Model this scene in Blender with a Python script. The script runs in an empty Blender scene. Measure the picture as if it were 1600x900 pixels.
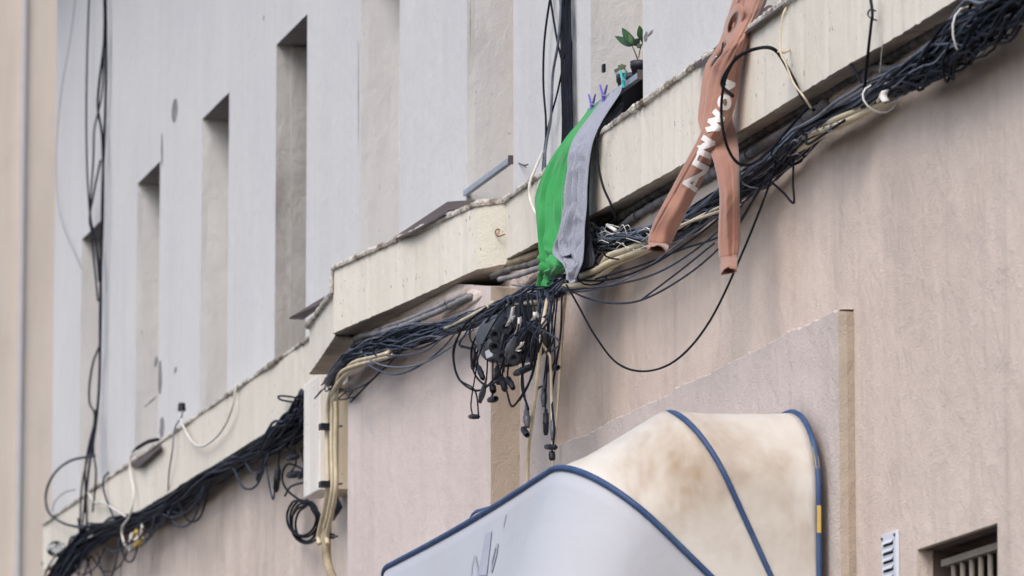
import bpy, bmesh, math, random
from mathutils import Vector, noise
from mathutils.bvhtree import BVHTree
R = math.radians
random.seed(11)
S = bpy.context.scene
C = S.collection

# ------------------------------------------------------------------ camera
FPX = 8700.0
HEAD, PITCH = R(13.1), R(8.5)
EYE = Vector((0, -5.0, 1.6))
ca, sa, cp, sp = math.cos(HEAD), math.sin(HEAD), math.cos(PITCH), math.sin(PITCH)
FW = Vector((-ca * cp, sa * cp, sp)); RT = Vector((sa, ca, 0)); UP = RT.cross(FW)
cd = bpy.data.cameras.new('camera'); cam = bpy.data.objects.new('camera', cd); C.objects.link(cam)
cam.location = EYE
cam.rotation_euler = FW.to_track_quat('-Z', 'Y').to_euler()
cd.sensor_width = 36; cd.lens = FPX / 1600 * 36
cd.clip_start = 0.1; cd.clip_end = 3000
cd.dof.use_dof = True; cd.dof.focus_distance = 19.9; cd.dof.aperture_fstop = 6.3
S.camera = cam

# ------------------------------------------------------------------ light
SUN_AZ = Vector((0.72, -0.69)); SUN_EL = R(46)
w = bpy.data.worlds.new('World'); S.world = w; w.use_nodes = True
nt = w.node_tree; nt.nodes.clear()
sky = nt.nodes.new('ShaderNodeTexSky'); sky.sky_type = 'NISHITA'; sky.sun_disc = False
sky.sun_elevation = SUN_EL; sky.sun_rotation = math.atan2(SUN_AZ.x, SUN_AZ.y)
sky.air_density = 1.0; sky.dust_density = 3.0; sky.ozone_density = 1.5
bg = nt.nodes.new('ShaderNodeBackground'); bg.inputs[1].default_value = 0.15
wo = nt.nodes.new('ShaderNodeOutputWorld')
nt.links.new(sky.outputs[0], bg.inputs[0]); nt.links.new(bg.outputs[0], wo.inputs[0])
sl = bpy.data.lights.new('sun', 'SUN'); sun = bpy.data.objects.new('sun', sl); C.objects.link(sun)
sl.energy = 1.25; sl.angle = R(36); sl.color = (1.0, 0.975, 0.945)
sdir = Vector((SUN_AZ.x * math.cos(SUN_EL), SUN_AZ.y * math.cos(SUN_EL), math.sin(SUN_EL)))
sun.rotation_euler = sdir.to_track_quat('Z', 'Y').to_euler(); sun.location = (-10, -12, 20)
S.view_settings.view_transform = 'Standard'; S.view_settings.look = 'None'
S.view_settings.exposure = 0.44; S.view_settings.gamma = 1.0

# ------------------------------------------------------------------ helpers
def ray(u, v):
    return FW + RT * ((u - 800) / FPX) + UP * ((450 - v) / FPX)
def at(u, v, y):          # point of the facade-parallel plane y seen at photo position (u, v)
    d = ray(u, v); return EYE + d * ((y - EYE.y) / d.y)
def cr(pts, n=6):         # Catmull-Rom through points
    pts = [Vector(p) for p in pts]
    if len(pts) < 3: 
        return [pts[0].lerp(pts[-1], i / 8) for i in range(9)]
    P = [pts[0] * 2 - pts[1]] + pts + [pts[-1] * 2 - pts[-2]]
    out = []
    for i in range(1, len(P) - 2):
        a, b, c, d = P[i - 1], P[i], P[i + 1], P[i + 2]
        for k in range(n):
            t = k / n
            out.append(0.5 * ((2 * b) + (c - a) * t + (2 * a - 5 * b + 4 * c - d) * t * t + (3 * b - 3 * c + d - a) * t ** 3))
    out.append(P[-2]); return out

def link(name, verts, faces, mat, parent=None, smooth=False, loc=None):
    me = bpy.data.meshes.new(name)
    if loc is not None:
        L = Vector(loc); verts = [Vector(v) - L for v in verts]
    me.from_pydata([tuple(v) for v in verts], [], faces)
    me.update()
    if smooth: me.polygons.foreach_set('use_smooth', [True] * len(me.polygons))
    o = bpy.data.objects.new(name, me); C.objects.link(o)
    if loc is not None: o.location = loc
    if mat: me.materials.append(mat)
    if parent is not None:
        o.parent = parent
        if loc is None: o.location = -Vector(parent.location)
        else: o.location = Vector(loc) - Vector(parent.location)
    return o
def tag(o, label=None, cat=None, group=None, kind=None):
    if label: o['label'] = label
    if cat: o['category'] = cat
    if group: o['group'] = group
    if kind: o['kind'] = kind
    return o
def thing(name, loc, label, cat, group=None):
    o = bpy.data.objects.new(name, None); C.objects.link(o); o.location = loc
    o.empty_display_size = 0.1
    return tag(o, label, cat, group)

class MB:
    def __init__(s): s.v = []; s.f = []
    def add(s, vs, fs):
        n = len(s.v); s.v += [Vector(p) for p in vs]; s.f += [tuple(i + n for i in f) for f in fs]; return s
    def quad(s, a, b, c, d): return s.add([a, b, c, d], [(0, 1, 2, 3)])
    def box(s, x0, x1, y0, y1, z0, z1):
        return s.add([(x0, y0, z0), (x1, y0, z0), (x1, y1, z0), (x0, y1, z0), (x0, y0, z1), (x1, y0, z1), (x1, y1, z1), (x0, y1, z1)],
                     [(0, 3, 2, 1), (4, 5, 6, 7), (0, 1, 5, 4), (1, 2, 6, 5), (2, 3, 7, 6), (3, 0, 4, 7)])
    def tube(s, pts, r, seg=6, cap=True):
        n = len(pts); rr = r if isinstance(r, (list, tuple)) else [r] * n
        up = None; vs = []; fs = []
        for i, p in enumerate(pts):
            t = (pts[min(i + 1, n - 1)] - pts[max(i - 1, 0)])
            if t.length < 1e-9: t = Vector((0, 0, 1))
            t.normalize()
            if up is None: up = t.orthogonal().normalized()
            up = (up - t * up.dot(t))
            if up.length < 1e-6: up = t.orthogonal()
            up.normalize(); b = t.cross(up)
            for k in range(seg):
                a = 2 * math.pi * k / seg
                vs.append(p + (up * math.cos(a) + b * math.sin(a)) * rr[i])
        for i in range(n - 1):
            for k in range(seg):
                fs.append((i * seg + k, i * seg + (k + 1) % seg, (i + 1) * seg + (k + 1) % seg, (i + 1) * seg + k))
        if cap: fs += [tuple(range(seg))[::-1], tuple((n - 1) * seg + k for k in range(seg))]
        return s.add(vs, fs)
    def grid(s, rows, closed=False):
        m = len(rows[0]); vs = [p for r in rows for p in r]; fs = []
        for i in range(len(rows) - 1):
            for j in range(m if closed else m - 1):
                fs.append((i * m + j, i * m + (j + 1) % m, (i + 1) * m + (j + 1) % m, (i + 1) * m + j))
        return s.add(vs, fs)
    def build(s, name, mat, parent=None, smooth=False, loc=None): return link(name, s.v, s.f, mat, parent, smooth, loc)

def bevel(o, wd, seg=2):
    m = o.modifiers.new('bevel', 'BEVEL'); m.width = wd; m.segments = seg; m.limit_method = 'ANGLE'; return o

# ------------------------------------------------------------------ materials
def srgb(r, g, b):
    f = lambda c: (c / 255 / 12.92) if c / 255 <= 0.04045 else ((c / 255 + 0.055) / 1.055) ** 2.4
    return (f(r), f(g), f(b), 1)
def new_mat(name, rough=0.8, spec=0.3):
    m = bpy.data.materials.new(name); m.use_nodes = True
    b = m.node_tree.nodes['Principled BSDF']; b.inputs['Roughness'].default_value = rough
    b.inputs['Specular IOR Level'].default_value = spec
    return m, m.node_tree, b
def N(nt, t, **kw):
    n = nt.nodes.new(t)
    for k, v in kw.items():
        if k in n.inputs: n.inputs[k].default_value = v
        else: setattr(n, k, v)
    return n
def coords(nt, scale, offset=(0, 0, 0)):
    tc = N(nt, 'ShaderNodeNewGeometry'); mp = N(nt, 'ShaderNodeMapping')
    mp.inputs['Scale'].default_value = scale; mp.inputs['Location'].default_value = offset
    nt.links.new(tc.outputs['Position'], mp.inputs[0]); return mp.outputs[0]
def nz(nt, scale, freq=1.0, detail=6, rough=0.6, off=(0, 0, 0), dist=0.0):
    n = N(nt, 'ShaderNodeTexNoise'); n.inputs['Scale'].default_value = freq
    n.inputs['Detail'].default_value = detail; n.inputs['Roughness'].default_value = rough; n.inputs['Distortion'].default_value = dist
    nt.links.new(coords(nt, scale, off), n.inputs['Vector']); return n.outputs['Fac']
def rng(nt, fac, a, b, lo=0.0, hi=1.0):
    m = N(nt, 'ShaderNodeMapRange'); m.inputs[1].default_value = a; m.inputs[2].default_value = b
    m.inputs[3].default_value = lo; m.inputs[4].default_value = hi; nt.links.new(fac, m.inputs[0]); return m.outputs[0]
def mul(nt, a, b):
    m = N(nt, 'ShaderNodeMath', operation='MULTIPLY')
    for i, x in enumerate((a, b)):
        if isinstance(x, (int, float)): m.inputs[i].default_value = x
        else: nt.links.new(x, m.inputs[i])
    return m.outputs[0]
def mix(nt, fac, a, b):
    m = N(nt, 'ShaderNodeMix', data_type='RGBA')
    if isinstance(fac, (int, float)): m.inputs[0].default_value = fac
    else: nt.links.new(fac, m.inputs[0])
    for i, x in ((6, a), (7, b)):
        if isinstance(x, tuple): m.inputs[i].default_value = x
        else: nt.links.new(x, m.inputs[i])
    return m.outputs[2]
def bump(nt, b, h, strength, dist=0.01, prev=None):
    n = N(nt, 'ShaderNodeBump'); n.inputs['Strength'].default_value = strength; n.inputs['Distance'].default_value = dist
    nt.links.new(h, n.inputs['Height'])
    if prev: nt.links.new(prev, n.inputs['Normal'])
    nt.links.new(n.outputs[0], b.inputs['Normal']); return n.outputs[0]

def stucco(name, base, alt, dirt, streak=0.5, dirt_amt=0.5, bstr=0.5, specks=0.0, streak2=None):
    m, nt, b = new_mat(name, 0.88, 0.2)
    big = nz(nt, (0.9, 0.9, 0.7), 1.2, 5, 0.6)
    col = mix(nt, rng(nt, big, 0.35, 0.65), base, alt)
    st = nz(nt, (5, 5, 0.55), 1.0, 6, 0.65, (3, 1, 0), 0.3)
    col = mix(nt, mul(nt, rng(nt, st, 0.48, 0.75), streak), col, dirt)
    st2 = nz(nt, (11, 11, 1.3), 1.0, 5, 0.6, (7, 2, 5), 0.2)
    col = mix(nt, mul(nt, rng(nt, st2, 0.45, 0.8), streak * 0.6), col, streak2 or dirt)
    pa = nz(nt, (2.6, 2.6, 2.0), 1.0, 8, 0.7, (1, 9, 4), 0.6)
    col = mix(nt, mul(nt, rng(nt, pa, 0.56, 0.74), dirt_amt), col, dirt)
    fine = nz(nt, (60, 60, 60), 1.0, 4, 0.7)
    col = mix(nt, mul(nt, rng(nt, fine, 0.5, 0.85), 0.16), col, dirt)
    if specks:
        sk = nz(nt, (42, 42, 26), 1.0, 4, 0.62, (2, 2, 2))
        msk = nz(nt, (4, 4, 3), 1.0, 3, 0.5, (5, 5, 2))
        f = mul(nt, mul(nt, rng(nt, sk, 0.65, 0.70), rng(nt, msk, 0.42, 0.55)), specks)
        col = mix(nt, f, col, (0.05, 0.04, 0.035, 1))
    nt.links.new(col, b.inputs['Base Color'])
    h1 = nz(nt, (150, 150, 150), 1.0, 3, 0.6)
    h2 = nz(nt, (9, 9, 7), 1.0, 6, 0.6, (4, 4, 4), 0.3)
    p = bump(nt, b, h2, bstr * 0.8, 0.02)
    bump(nt, b, h1, bstr, 0.004, p)
    return m
def plain(name, col, rough=0.6, spec=0.4, var=0.25, freq=8, bstr=0.15, alt=None, metallic=0.0, dist=0.004):
    m, nt, b = new_mat(name, rough, spec)
    a = tuple(c * (1 - var) for c in col[:3]) + (1,) if alt is None else alt
    f = nz(nt, (freq,) * 3, 1.0, 6, 0.65)
    nt.links.new(mix(nt, rng(nt, f, 0.35, 0.7), col, a), b.inputs['Base Color'])
    b.inputs['Metallic'].default_value = metallic
    bump(nt, b, nz(nt, (freq * 8,) * 3, 1.0, 3, 0.6), bstr, dist)
    return m
def fabric(name, col, alt, freq=5, weave=500, sheen=0.3, mott=None):
    m, nt, b = new_mat(name, 0.92, 0.15)
    f = nz(nt, (freq,) * 3, 1.0, 6, 0.6)
    c = mix(nt, rng(nt, f, 0.35, 0.65), col, alt)
    if mott:
        g = nz(nt, (160, 160, 520), 1.0, 3, 0.7)
        c = mix(nt, rng(nt, g, 0.42, 0.62), c, mott)
    nt.links.new(c, b.inputs['Base Color'])
    b.inputs['Sheen Weight'].default_value = sheen
    p = bump(nt, b, nz(nt, (22, 22, 8), 1.0, 4, 0.5, dist=0.4), 0.5, 0.006)
    bump(nt, b, nz(nt, (weave,) * 3, 1.0, 2, 0.6), 0.25, 0.001, p)
    return m
M = {}
M['white_wall'] = stucco('whitewashed_render', (0.62, 0.62, 0.63, 1), (0.67, 0.665, 0.665, 1), (0.44, 0.43, 0.43, 1), 0.17, 0.2, 0.45, 0.35)
M['pink_wall'] = stucco('pink_render', (0.70, 0.595, 0.52, 1), (0.63, 0.525, 0.46, 1), (0.40, 0.335, 0.31, 1), 0.5, 0.5, 0.9, 0.12, (0.55, 0.46, 0.42, 1))
M['pier'] = stucco('pink_pier_render', (0.69, 0.60, 0.56, 1), (0.64, 0.545, 0.51, 1), (0.46, 0.385, 0.37, 1), 0.45, 0.2, 0.6, 0.0, (0.66, 0.60, 0.62, 1))
M['tan'] = stucco('tan_edge_render', (0.46, 0.385, 0.315, 1), (0.43, 0.36, 0.295, 1), (0.33, 0.27, 0.22, 1), 0.3, 0.3, 0.8)  # tan for the return faces, darker than the fronts
M['panel'] = stucco('grey_pink_render', (0.60, 0.52, 0.485, 1), (0.56, 0.49, 0.46, 1), (0.42, 0.36, 0.35, 1), 0.35, 0.3, 1.0)
M['ledge'] = stucco('cream_cornice_paint', (0.77, 0.725, 0.64, 1), (0.71, 0.665, 0.58, 1), (0.50, 0.44, 0.36, 1), 0.28, 0.4, 0.4, 1.0)
M['ledge_end'] = stucco('yellowish_cornice_paint', (0.64, 0.61, 0.52, 1), (0.59, 0.56, 0.48, 1), (0.38, 0.34, 0.27, 1), 0.4, 0.5, 0.8, 0.6)  # end pieces, darker and yellower than the cornice face
M['ledge_under'] = stucco('grimy_underside_bounce_tone', (0.56, 0.50, 0.41, 1), (0.46, 0.40, 0.33, 1), (0.14, 0.12, 0.10, 1), 0.4, 0.8, 0.8, 0.4)  # base colour raised to stand in for light bounced off the street
def mortar(name, a, b2, lo, hi, fr, bs=1.0):
    m, nt, b = new_mat(name, 0.95, 0.1)
    f = nz(nt, (fr,) * 3, 1.0, 8, 0.72); g = nz(nt, (fr * 4,) * 3, 1.0, 5, 0.7, (3, 3, 3))
    c = mix(nt, rng(nt, f, lo, hi), a, b2); c = mix(nt, mul(nt, rng(nt, g, .5, .7), .45), c, b2)
    nt.links.new(c, b.inputs['Base Color']); bump(nt, b, nz(nt, (fr * 5,) * 3, 1.0, 6, 0.7), bs, 0.015); return m
M['coping'] = mortar('weathered_mortar', (0.66, 0.63, 0.57, 1), (0.20, 0.155, 0.125, 1), .47, .62, 8)
M['plaster'] = mortar('crumbling_plaster', (0.68, 0.585, 0.53, 1), (0.46, 0.345, 0.285, 1), .48, .72, 9, .5)
M['brick'] = plain('broken_brick', (0.42, 0.17, 0.09, 1), 0.95, 0.1, 0.4, 25, 0.8)
M['beige'] = stucco('beige_house_paint', (0.62, 0.54, 0.465, 1), (0.57, 0.50, 0.43, 1), (0.38, 0.31, 0.25, 1), 0.25, 0.2, 0.2)
M['stripe'] = plain('pale_blue_trim', (0.55, 0.52, 0.53, 1), 0.6, 0.3, 0.1)
M['glass'] = plain('dark_window_pane', (0.03, 0.035, 0.04, 1), 0.15, 0.5, 0.2)
M['wood'] = plain('ochre_window_wood', (0.45, 0.30, 0.16, 1), 0.7, 0.3, 0.3)
M['recess_grime'] = stucco('grimy_bare_render', (0.56, 0.55, 0.55, 1), (0.36, 0.35, 0.34, 1), (0.22, 0.20, 0.19, 1), 0.4, 0.8, 0.9)
M['black'] = plain('black_cable_sheath', (0.006, 0.007, 0.011, 1), 0.6, 0.12, 0.3, 14, 0.1, (0.013, 0.015, 0.026, 1))
M['black2'] = plain('faded_cable_sheath', (0.018, 0.022, 0.038, 1), 0.6, 0.15, 0.3, 20, 0.1, (0.06, 0.07, 0.105, 1))
M['grey_cable'] = plain('grey_cable_sheath', (0.17, 0.19, 0.24, 1), 0.55, 0.4, 0.3, 18, 0.1, (0.07, 0.08, 0.11, 1))
M['cream_cable'] = plain('cream_cable_sheath', (0.66, 0.58, 0.42, 1), 0.5, 0.4, 0.3, 14, 0.1, (0.48, 0.40, 0.27, 1))
M['white_cable'] = plain('white_cable_sheath', (0.74, 0.72, 0.66, 1), 0.5, 0.4, 0.2, 14)
M['conduit'] = plain('painted_conduit', (0.42, 0.35, 0.24, 1), 0.8, 0.3, 0.4, 9, 0.4, (0.20, 0.16, 0.11, 1))
M['lead'] = plain('lead_grey_pipe', (0.16, 0.17, 0.20, 1), 0.75, 0.3, 0.4, 18, 0.6, (0.36, 0.33, 0.31, 1))
M['darkpipe'] = plain('sooty_pipe', (0.035, 0.037, 0.045, 1), 0.7, 0.3, 0.4, 16, 0.6, (0.20, 0.18, 0.16, 1))
M['plastic'] = plain('black_plastic', (0.009, 0.01, 0.015, 1), 0.5, 0.25, 0.3, 20, 0.1, (0.022, 0.025, 0.036, 1))
M['dark_grey_plastic'] = plain('charcoal_plastic', (0.045, 0.05, 0.07, 1), 0.42, 0.45, 0.3, 12, 0.1, (0.10, 0.105, 0.12, 1))
M['label'] = plain('pale_sticker', (0.62, 0.62, 0.64, 1), 0.6, 0.3, 0.25, 60)
M['tape'] = plain('white_tape', (0.75, 0.74, 0.72, 1), 0.6, 0.3, 0.2, 20)
M['box'] = stucco('spattered_white_metal', (0.84, 0.82, 0.80, 1), (0.76, 0.73, 0.68, 1), (0.42, 0.34, 0.24, 1), 0.3, 0.45, 0.2, 1.0)
M['box_side'] = stucco('beige_box_side', (0.55, 0.49, 0.38, 1), (0.60, 0.55, 0.45, 1), (0.33, 0.25, 0.15, 1), 0.6, 0.6, 0.2, 1.0)  # beige casing, darker than the cover
M['slate'] = plain('dark_slate', (0.055, 0.045, 0.048, 1), 0.7, 0.4, 0.4, 12, 0.5, (0.11, 0.085, 0.08, 1))
M['rail'] = plain('galvanised_bar', (0.40, 0.44, 0.52, 1), 0.45, 0.5, 0.2, 20, 0.1, None, 0.3)
M['green'] = fabric('green_jersey', (0.045, 0.31, 0.09, 1), (0.03, 0.24, 0.065, 1))
M['grey'] = fabric('heather_grey_jersey', (0.26, 0.275, 0.34, 1), (0.22, 0.235, 0.30, 1), 5, 500, 0.3, (0.34, 0.355, 0.42, 1))
M['navy'] = fabric('navy_jersey', (0.035, 0.04, 0.065, 1), (0.025, 0.028, 0.05, 1))
M['terra'] = fabric('terracotta_fleece', (0.39, 0.205, 0.15, 1), (0.31, 0.155, 0.115, 1), 4, 500, 0.4)
M['print'] = fabric('white_print', (0.80, 0.78, 0.78, 1), (0.74, 0.72, 0.72, 1), 8, 500, 0)
M['pin_violet'] = plain('violet_plastic', (0.14, 0.13, 0.52, 1), 0.4, 0.5, 0.1)
M['pin_teal'] = plain('turquoise_plastic', (0.06, 0.48, 0.52, 1), 0.4, 0.5, 0.1)
M['pot'] = plain('charcoal_pot', (0.035, 0.035, 0.05, 1), 0.55, 0.4, 0.3, 10)
M['soil'] = plain('potting_soil', (0.05, 0.035, 0.025, 1), 0.95, 0.1, 0.4, 60, 1.0)
M['leaf'] = plain('dark_green_leaf', (0.02, 0.06, 0.022, 1), 0.5, 0.3, 0.4, 25, 0.2, (0.035, 0.095, 0.03, 1))
M['leaf2'] = plain('dusty_olive_leaf', (0.12, 0.15, 0.08, 1), 0.6, 0.4, 0.3, 25)
M['stem'] = plain('brown_stem', (0.10, 0.075, 0.04, 1), 0.7, 0.3)
M['piping'] = plain('blue_piping', (0.028, 0.06, 0.155, 1), 0.55, 0.3, 0.3, 9, 0.2, (0.06, 0.105, 0.21, 1))
M['yellow'] = plain('yellow_underlayer', (0.60, 0.42, 0.10, 1), 0.7, 0.3, 0.2)
M['decal'] = plain('faded_grey_print', (0.37, 0.38, 0.46, 1), 0.7, 0.2, 0.1, 12)
M['vent'] = plain('white_painted_metal', (0.66, 0.70, 0.78, 1), 0.5, 0.4, 0.1)
M['opening_dark'] = plain('unlit_opening', (0.02, 0.018, 0.018, 1), 0.9, 0.1)  # near-black tone standing in for the unlit depth of openings
M['bar'] = plain('dull_cream_paint', (0.34, 0.30, 0.25, 1), 0.7, 0.3, 0.3, 10)
M['asphalt'] = plain('asphalt', (0.05, 0.05, 0.052, 1), 0.9, 0.2, 0.3, 3, 0.5)
M['paving'] = plain('paving_stone', (0.38, 0.365, 0.34, 1), 0.85, 0.2, 0.25, 4, 0.4)
M['roof'] = plain('clay_roof', (0.30, 0.13, 0.08, 1), 0.85, 0.2, 0.3, 6, 0.4)
def canopy_mat(name, base, stain_amt):
    m, nt, b = new_mat(name, 0.6, 0.25)
    st = nz(nt, (1.6, 3.0, 1.8), 1.0, 6, 0.6, (2, 0.4, 1.2), 0.2)
    st2 = nz(nt, (1.2, 3, 2), 1.0, 4, 0.6, (8, 3, 3), 0.3)
    f = mul(nt, mul(nt, rng(nt, st, 0.36, 0.66), rng(nt, st2, 0.38, 0.6)), stain_amt)
    c = mix(nt, f, base, (0.33, 0.245, 0.17, 1))
    sc = nz(nt, (60, 60, 7), 1.0, 4, 0.7, (3, 3, 3))
    c = mix(nt, mul(nt, rng(nt, sc, 0.62, 0.75), 0.25 * max(stain_amt, 0.4)), c, (0.40, 0.34, 0.30, 1))
    nt.links.new(c, b.inputs['Base Color'])
    bump(nt, b, nz(nt, (5, 5, 5), 1.0, 4, 0.5, dist=0.5), 0.35, 0.02)
    return m
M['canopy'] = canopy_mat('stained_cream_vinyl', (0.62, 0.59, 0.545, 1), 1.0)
M['canopy_front'] = canopy_mat('sky_tinted_white_vinyl', (0.44, 0.455, 0.50, 1), 0.15)  # blue cast of the sky on the front panel put into its colour

# ------------------------------------------------------------------ ground and street
GX0, GX1 = -400, 400
tag(MB().quad((GX0, -400, 0), (GX1, -400, 0), (GX1, 400, 0), (GX0, 400, 0)).build('ground', M['asphalt']), kind='structure')
tag(MB().box(-60, 20, -1.3, -0.045, 0.001, 0.13).build('pavement', M['paving']), kind='structure')
tag(MB().box(-60, 20, -8.2, -6.6, 0.001, 0.13).build('pavement', M['paving']), kind='structure')

# ------------------------------------------------------------------ the building
B = thing('town_house', (-24, 0, 0), 'old town house with whitewashed upper storey, cream cornice and pink lower wall hung with cables', 'building')
XL, XR = -34.09, -8.0
WIN = [(-32.951, -32.197), (-30.873, -30.098), (-28.75, -27.94), (-26.628, -25.828), (-24.528, -23.676), (-22.316, -21.463),
       (-20.168, -19.375), (-18.05, -17.25), (-15.93, -15.13), (-13.81, -13.01), (-11.7, -10.9)]
ZS, ZL, ZT = 5.10, 6.862, 9.42
DEP = 0.27
mb = MB()
def wallstrip(mb, x0, x1, z0, z1, y=0.0, st=0.25):
    mb.quad((x0, y, z0), (x1, y, z0), (x1, y, z1), (x0, y, z1))
edges = [XL] + [e for wv in WIN for e in wv] + [XR]
for i in range(0, len(edges), 2):
    wallstrip(mb, edges[i], edges[i + 1], 4.9, ZL)
wallstrip(mb, XL, XR, ZL, ZT)
mb.quad((XL, 7, 0), (XL, 0, 4.9), (XL, 0, ZT), (XL, 7, ZT))
mb.quad((XR, 0, 0), (XR, 7, 0), (XR, 7, ZT), (XR, 0, ZT))
mb.quad((XL, 0, ZT), (XR, 0, ZT), (XR, 7, ZT), (XL, 7, ZT))
for k, (a, b_) in enumerate(WIN):      # reveals; the far jamb catches the light, slightly out of true like hand-laid render
    rows = []
    for i in range(25):
        z = 4.9 + (ZL - 4.9) * i / 24; row = []
        for j in range(9):
            t = j / 8; bulge = 0.006 * noise.noise(Vector((k * 3.1, z * 2.3, t * 2.0)))
            rnd = 0.0
            if k == 4: rnd = 0.05 * t * t
            row.append((a + bulge + rnd, DEP * t, z))
        row[0] = (a, 0, z); rows.append(row)
    if k != 3: mb.grid(rows)
    else: rows3 = rows
    mb.quad((b_, 0, 4.9), (b_, DEP, 4.9), (b_, DEP, ZL), (b_, 0, ZL))
    mb.quad((a, 0, 4.9), (b_, 0, 4.9), (b_, DEP, 4.93), (a, DEP, 4.93))
mb.build('upper_wall', M['white_wall'], B)
# grimy far jamb of the fourth opening, two coats of render
mb = MB(); mb.grid(rows3)
mb.box(WIN[3][0] + 0.003, WIN[3][0] + 0.02, 0.075, DEP, 4.95, ZL - 0.01)
mb.build('bare_jamb', M['recess_grime'], B)['label'] = 'grimy bare rendered window jamb'
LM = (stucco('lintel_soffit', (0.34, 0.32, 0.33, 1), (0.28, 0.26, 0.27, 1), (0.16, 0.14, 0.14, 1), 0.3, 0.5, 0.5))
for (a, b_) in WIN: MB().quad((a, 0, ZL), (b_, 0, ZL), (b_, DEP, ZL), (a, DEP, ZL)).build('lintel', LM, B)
for k, (a, b_) in enumerate(WIN[:9]):
    f = MB()
    f.box(a, a + .05, DEP - .04, DEP + .03, 4.94, ZL).box(b_ - .05, b_, DEP - .04, DEP + .03, 4.94, ZL).box(a + .05, b_ - .05, DEP - .04, DEP + .03, ZL - .06, ZL).box((a + b_) / 2 - .03, (a + b_) / 2 + .03, DEP - .035, DEP + .025, 4.94, ZL - .06)
    fo = f.build('window', M['wood'], B)
    pn = MB().box(a + .05, b_ - .05, DEP, DEP + .006, 4.94, ZL - .06).build('pane', M['glass']); pn.parent = fo

M['bare'] = mortar('bare_render', (0.36, 0.355, 0.37, 1), (0.25, 0.24, 0.25, 1), .45, .6, 14)
for k, (u, v, ru, rv) in enumerate([(273, 173, 5, 19), (250, 590, 3, 26), (253, 668, 4, 16), (274, 578, 2, 5), (236, 627, 10, 2), (253, 235, 1.6, 26), (1016, 52, 5, 3), (1009, 57, 3, 8), (244, 565, 3, 9), (783, 262, 1.5, 3), (560, 150, .5, 90), (735, 40, .6, 40), (412, 28, .8, 5)]):
    ring_ = []
    for q in (0, .5, 1):
        ring_.append([at(u + ru * q * math.cos(a / 18 * 2 * math.pi) * (1 + .5 * noise.noise(Vector((math.cos(a / 18 * 6.283) * 2, math.sin(a / 18 * 6.283) * 2, k * 3)))), v + rv * q * math.sin(a / 18 * 2 * math.pi) * (1 + .4 * noise.noise(Vector((math.sin(a / 18 * 6.283) * 2, k, 7)))) - ru * q * math.cos(a / 18 * 6.283) * .9, -.0025 + .002 * q) for a in range(18)])
    MB().grid(ring_, True).build('bare_patch', M['bare'], B)
# lower wall with the barred opening
YL = -0.04
gx0, gx1, gz1 = -15.95, -15.17, 3.295; gz0 = 2.45
mb = MB()
XE = -33.25
mb.quad((XE, YL, 0), (gx0, YL, 0), (gx0, YL, 4.95), (XE, YL, 4.95))
mb.quad((gx1, YL, 0), (XR, YL, 0), (XR, YL, 4.95), (gx1, YL, 4.95))
mb.quad((gx0, YL, gz1), (gx1, YL, gz1), (gx1, YL, 4.95), (gx0, YL, 4.95))
mb.quad((gx0, YL, 0), (gx1, YL, 0), (gx1, YL, gz0), (gx0, YL, gz0))
gd = 0.3
mb.quad((gx0, YL, gz0), (gx0, gd, gz0), (gx0, gd, gz1), (gx0, YL, gz1)); mb.quad((gx1, YL, gz0), (gx1, gd, gz0), (gx1, gd, gz1), (gx1, YL, gz1))
mb.quad((gx0, YL, gz1), (gx1, YL, gz1), (gx1, gd, gz1), (gx0, gd, gz1)); mb.quad((gx0, YL, gz0), (gx1, YL, gz0), (gx1, gd, gz0), (gx0, gd, gz0))
mb.quad((XE, YL, 0), (XE, 0.9, 0), (XE, 0.9, 4.95), (XE, YL, 4.95))
mb.build('lower_wall', M['pink_wall'], B)
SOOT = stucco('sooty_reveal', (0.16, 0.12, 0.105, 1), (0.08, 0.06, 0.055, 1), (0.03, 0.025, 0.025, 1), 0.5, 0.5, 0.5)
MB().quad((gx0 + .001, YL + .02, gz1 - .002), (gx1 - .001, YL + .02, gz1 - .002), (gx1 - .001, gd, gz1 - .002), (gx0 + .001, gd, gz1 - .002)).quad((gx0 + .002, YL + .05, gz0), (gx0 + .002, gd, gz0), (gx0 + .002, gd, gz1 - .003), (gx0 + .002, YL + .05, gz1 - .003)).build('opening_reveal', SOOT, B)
gr = MB().box(gx0 + .004, gx1 - .002, 0.16, 0.17, gz0, gz1 - .002).build('barred_window', M['opening_dark'], B)  # dark sheet in place of the shaded interior behind the bars
MB().box(gx0 + .05, gx1, 0.02, 0.05, gz1 - .055, gz1 - .035).build('frame', M['bar'], gr).location = (0, 0, 0)
for i in range(8):
    x = gx0 + .13 + i * .088
    if x > gx1 - .02: break
    o = MB().tube([Vector((x, .035, gz0 + .01)), Vector((x, .035, gz1 - .056))], .0085, 10).build('bar', M['bar'], smooth=True); o.parent = gr
for ch in gr.children: ch.location = (0, 0, 0)

# pier under the cornice bulge: front leans out towards its far end
px = [(-23.09, -0.34), (-20.97, -0.205)]
rows = []
nn = 14
for i in range(nn + 1):
    t = i / nn; x = px[0][0] + (px[1][0] - px[0][0]) * t; y = px[0][1] + (px[1][1] - px[0][1]) * t
    rows.append([(x, y, z) for z in (0, 2, 3.5, 4.92 - .10 * max(0, (t - .72) / .28))] + [(x, YL, 4.92 - .10 * max(0, (t - .72) / .28))])
mb = MB(); 
rc = []
for i in range(6):
    a = math.pi / 2 * i / 5; rc.append((px[0][0] - .02 - .045 * math.sin(math.pi/2 - a) , px[0][1] + .045 - .045 * math.sin(a)))
rows = [[(px[0][0] - .065, YL + .001, z) for z in (0, 2, 3.5, 4.9, 4.905)]] + [[(x, y, z) for z in (0, 2, 3.5, 4.9, 4.905)] for x, y in rc] + rows
mb.grid(rows).build('pier', M['pier'], B, smooth=False)
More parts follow.
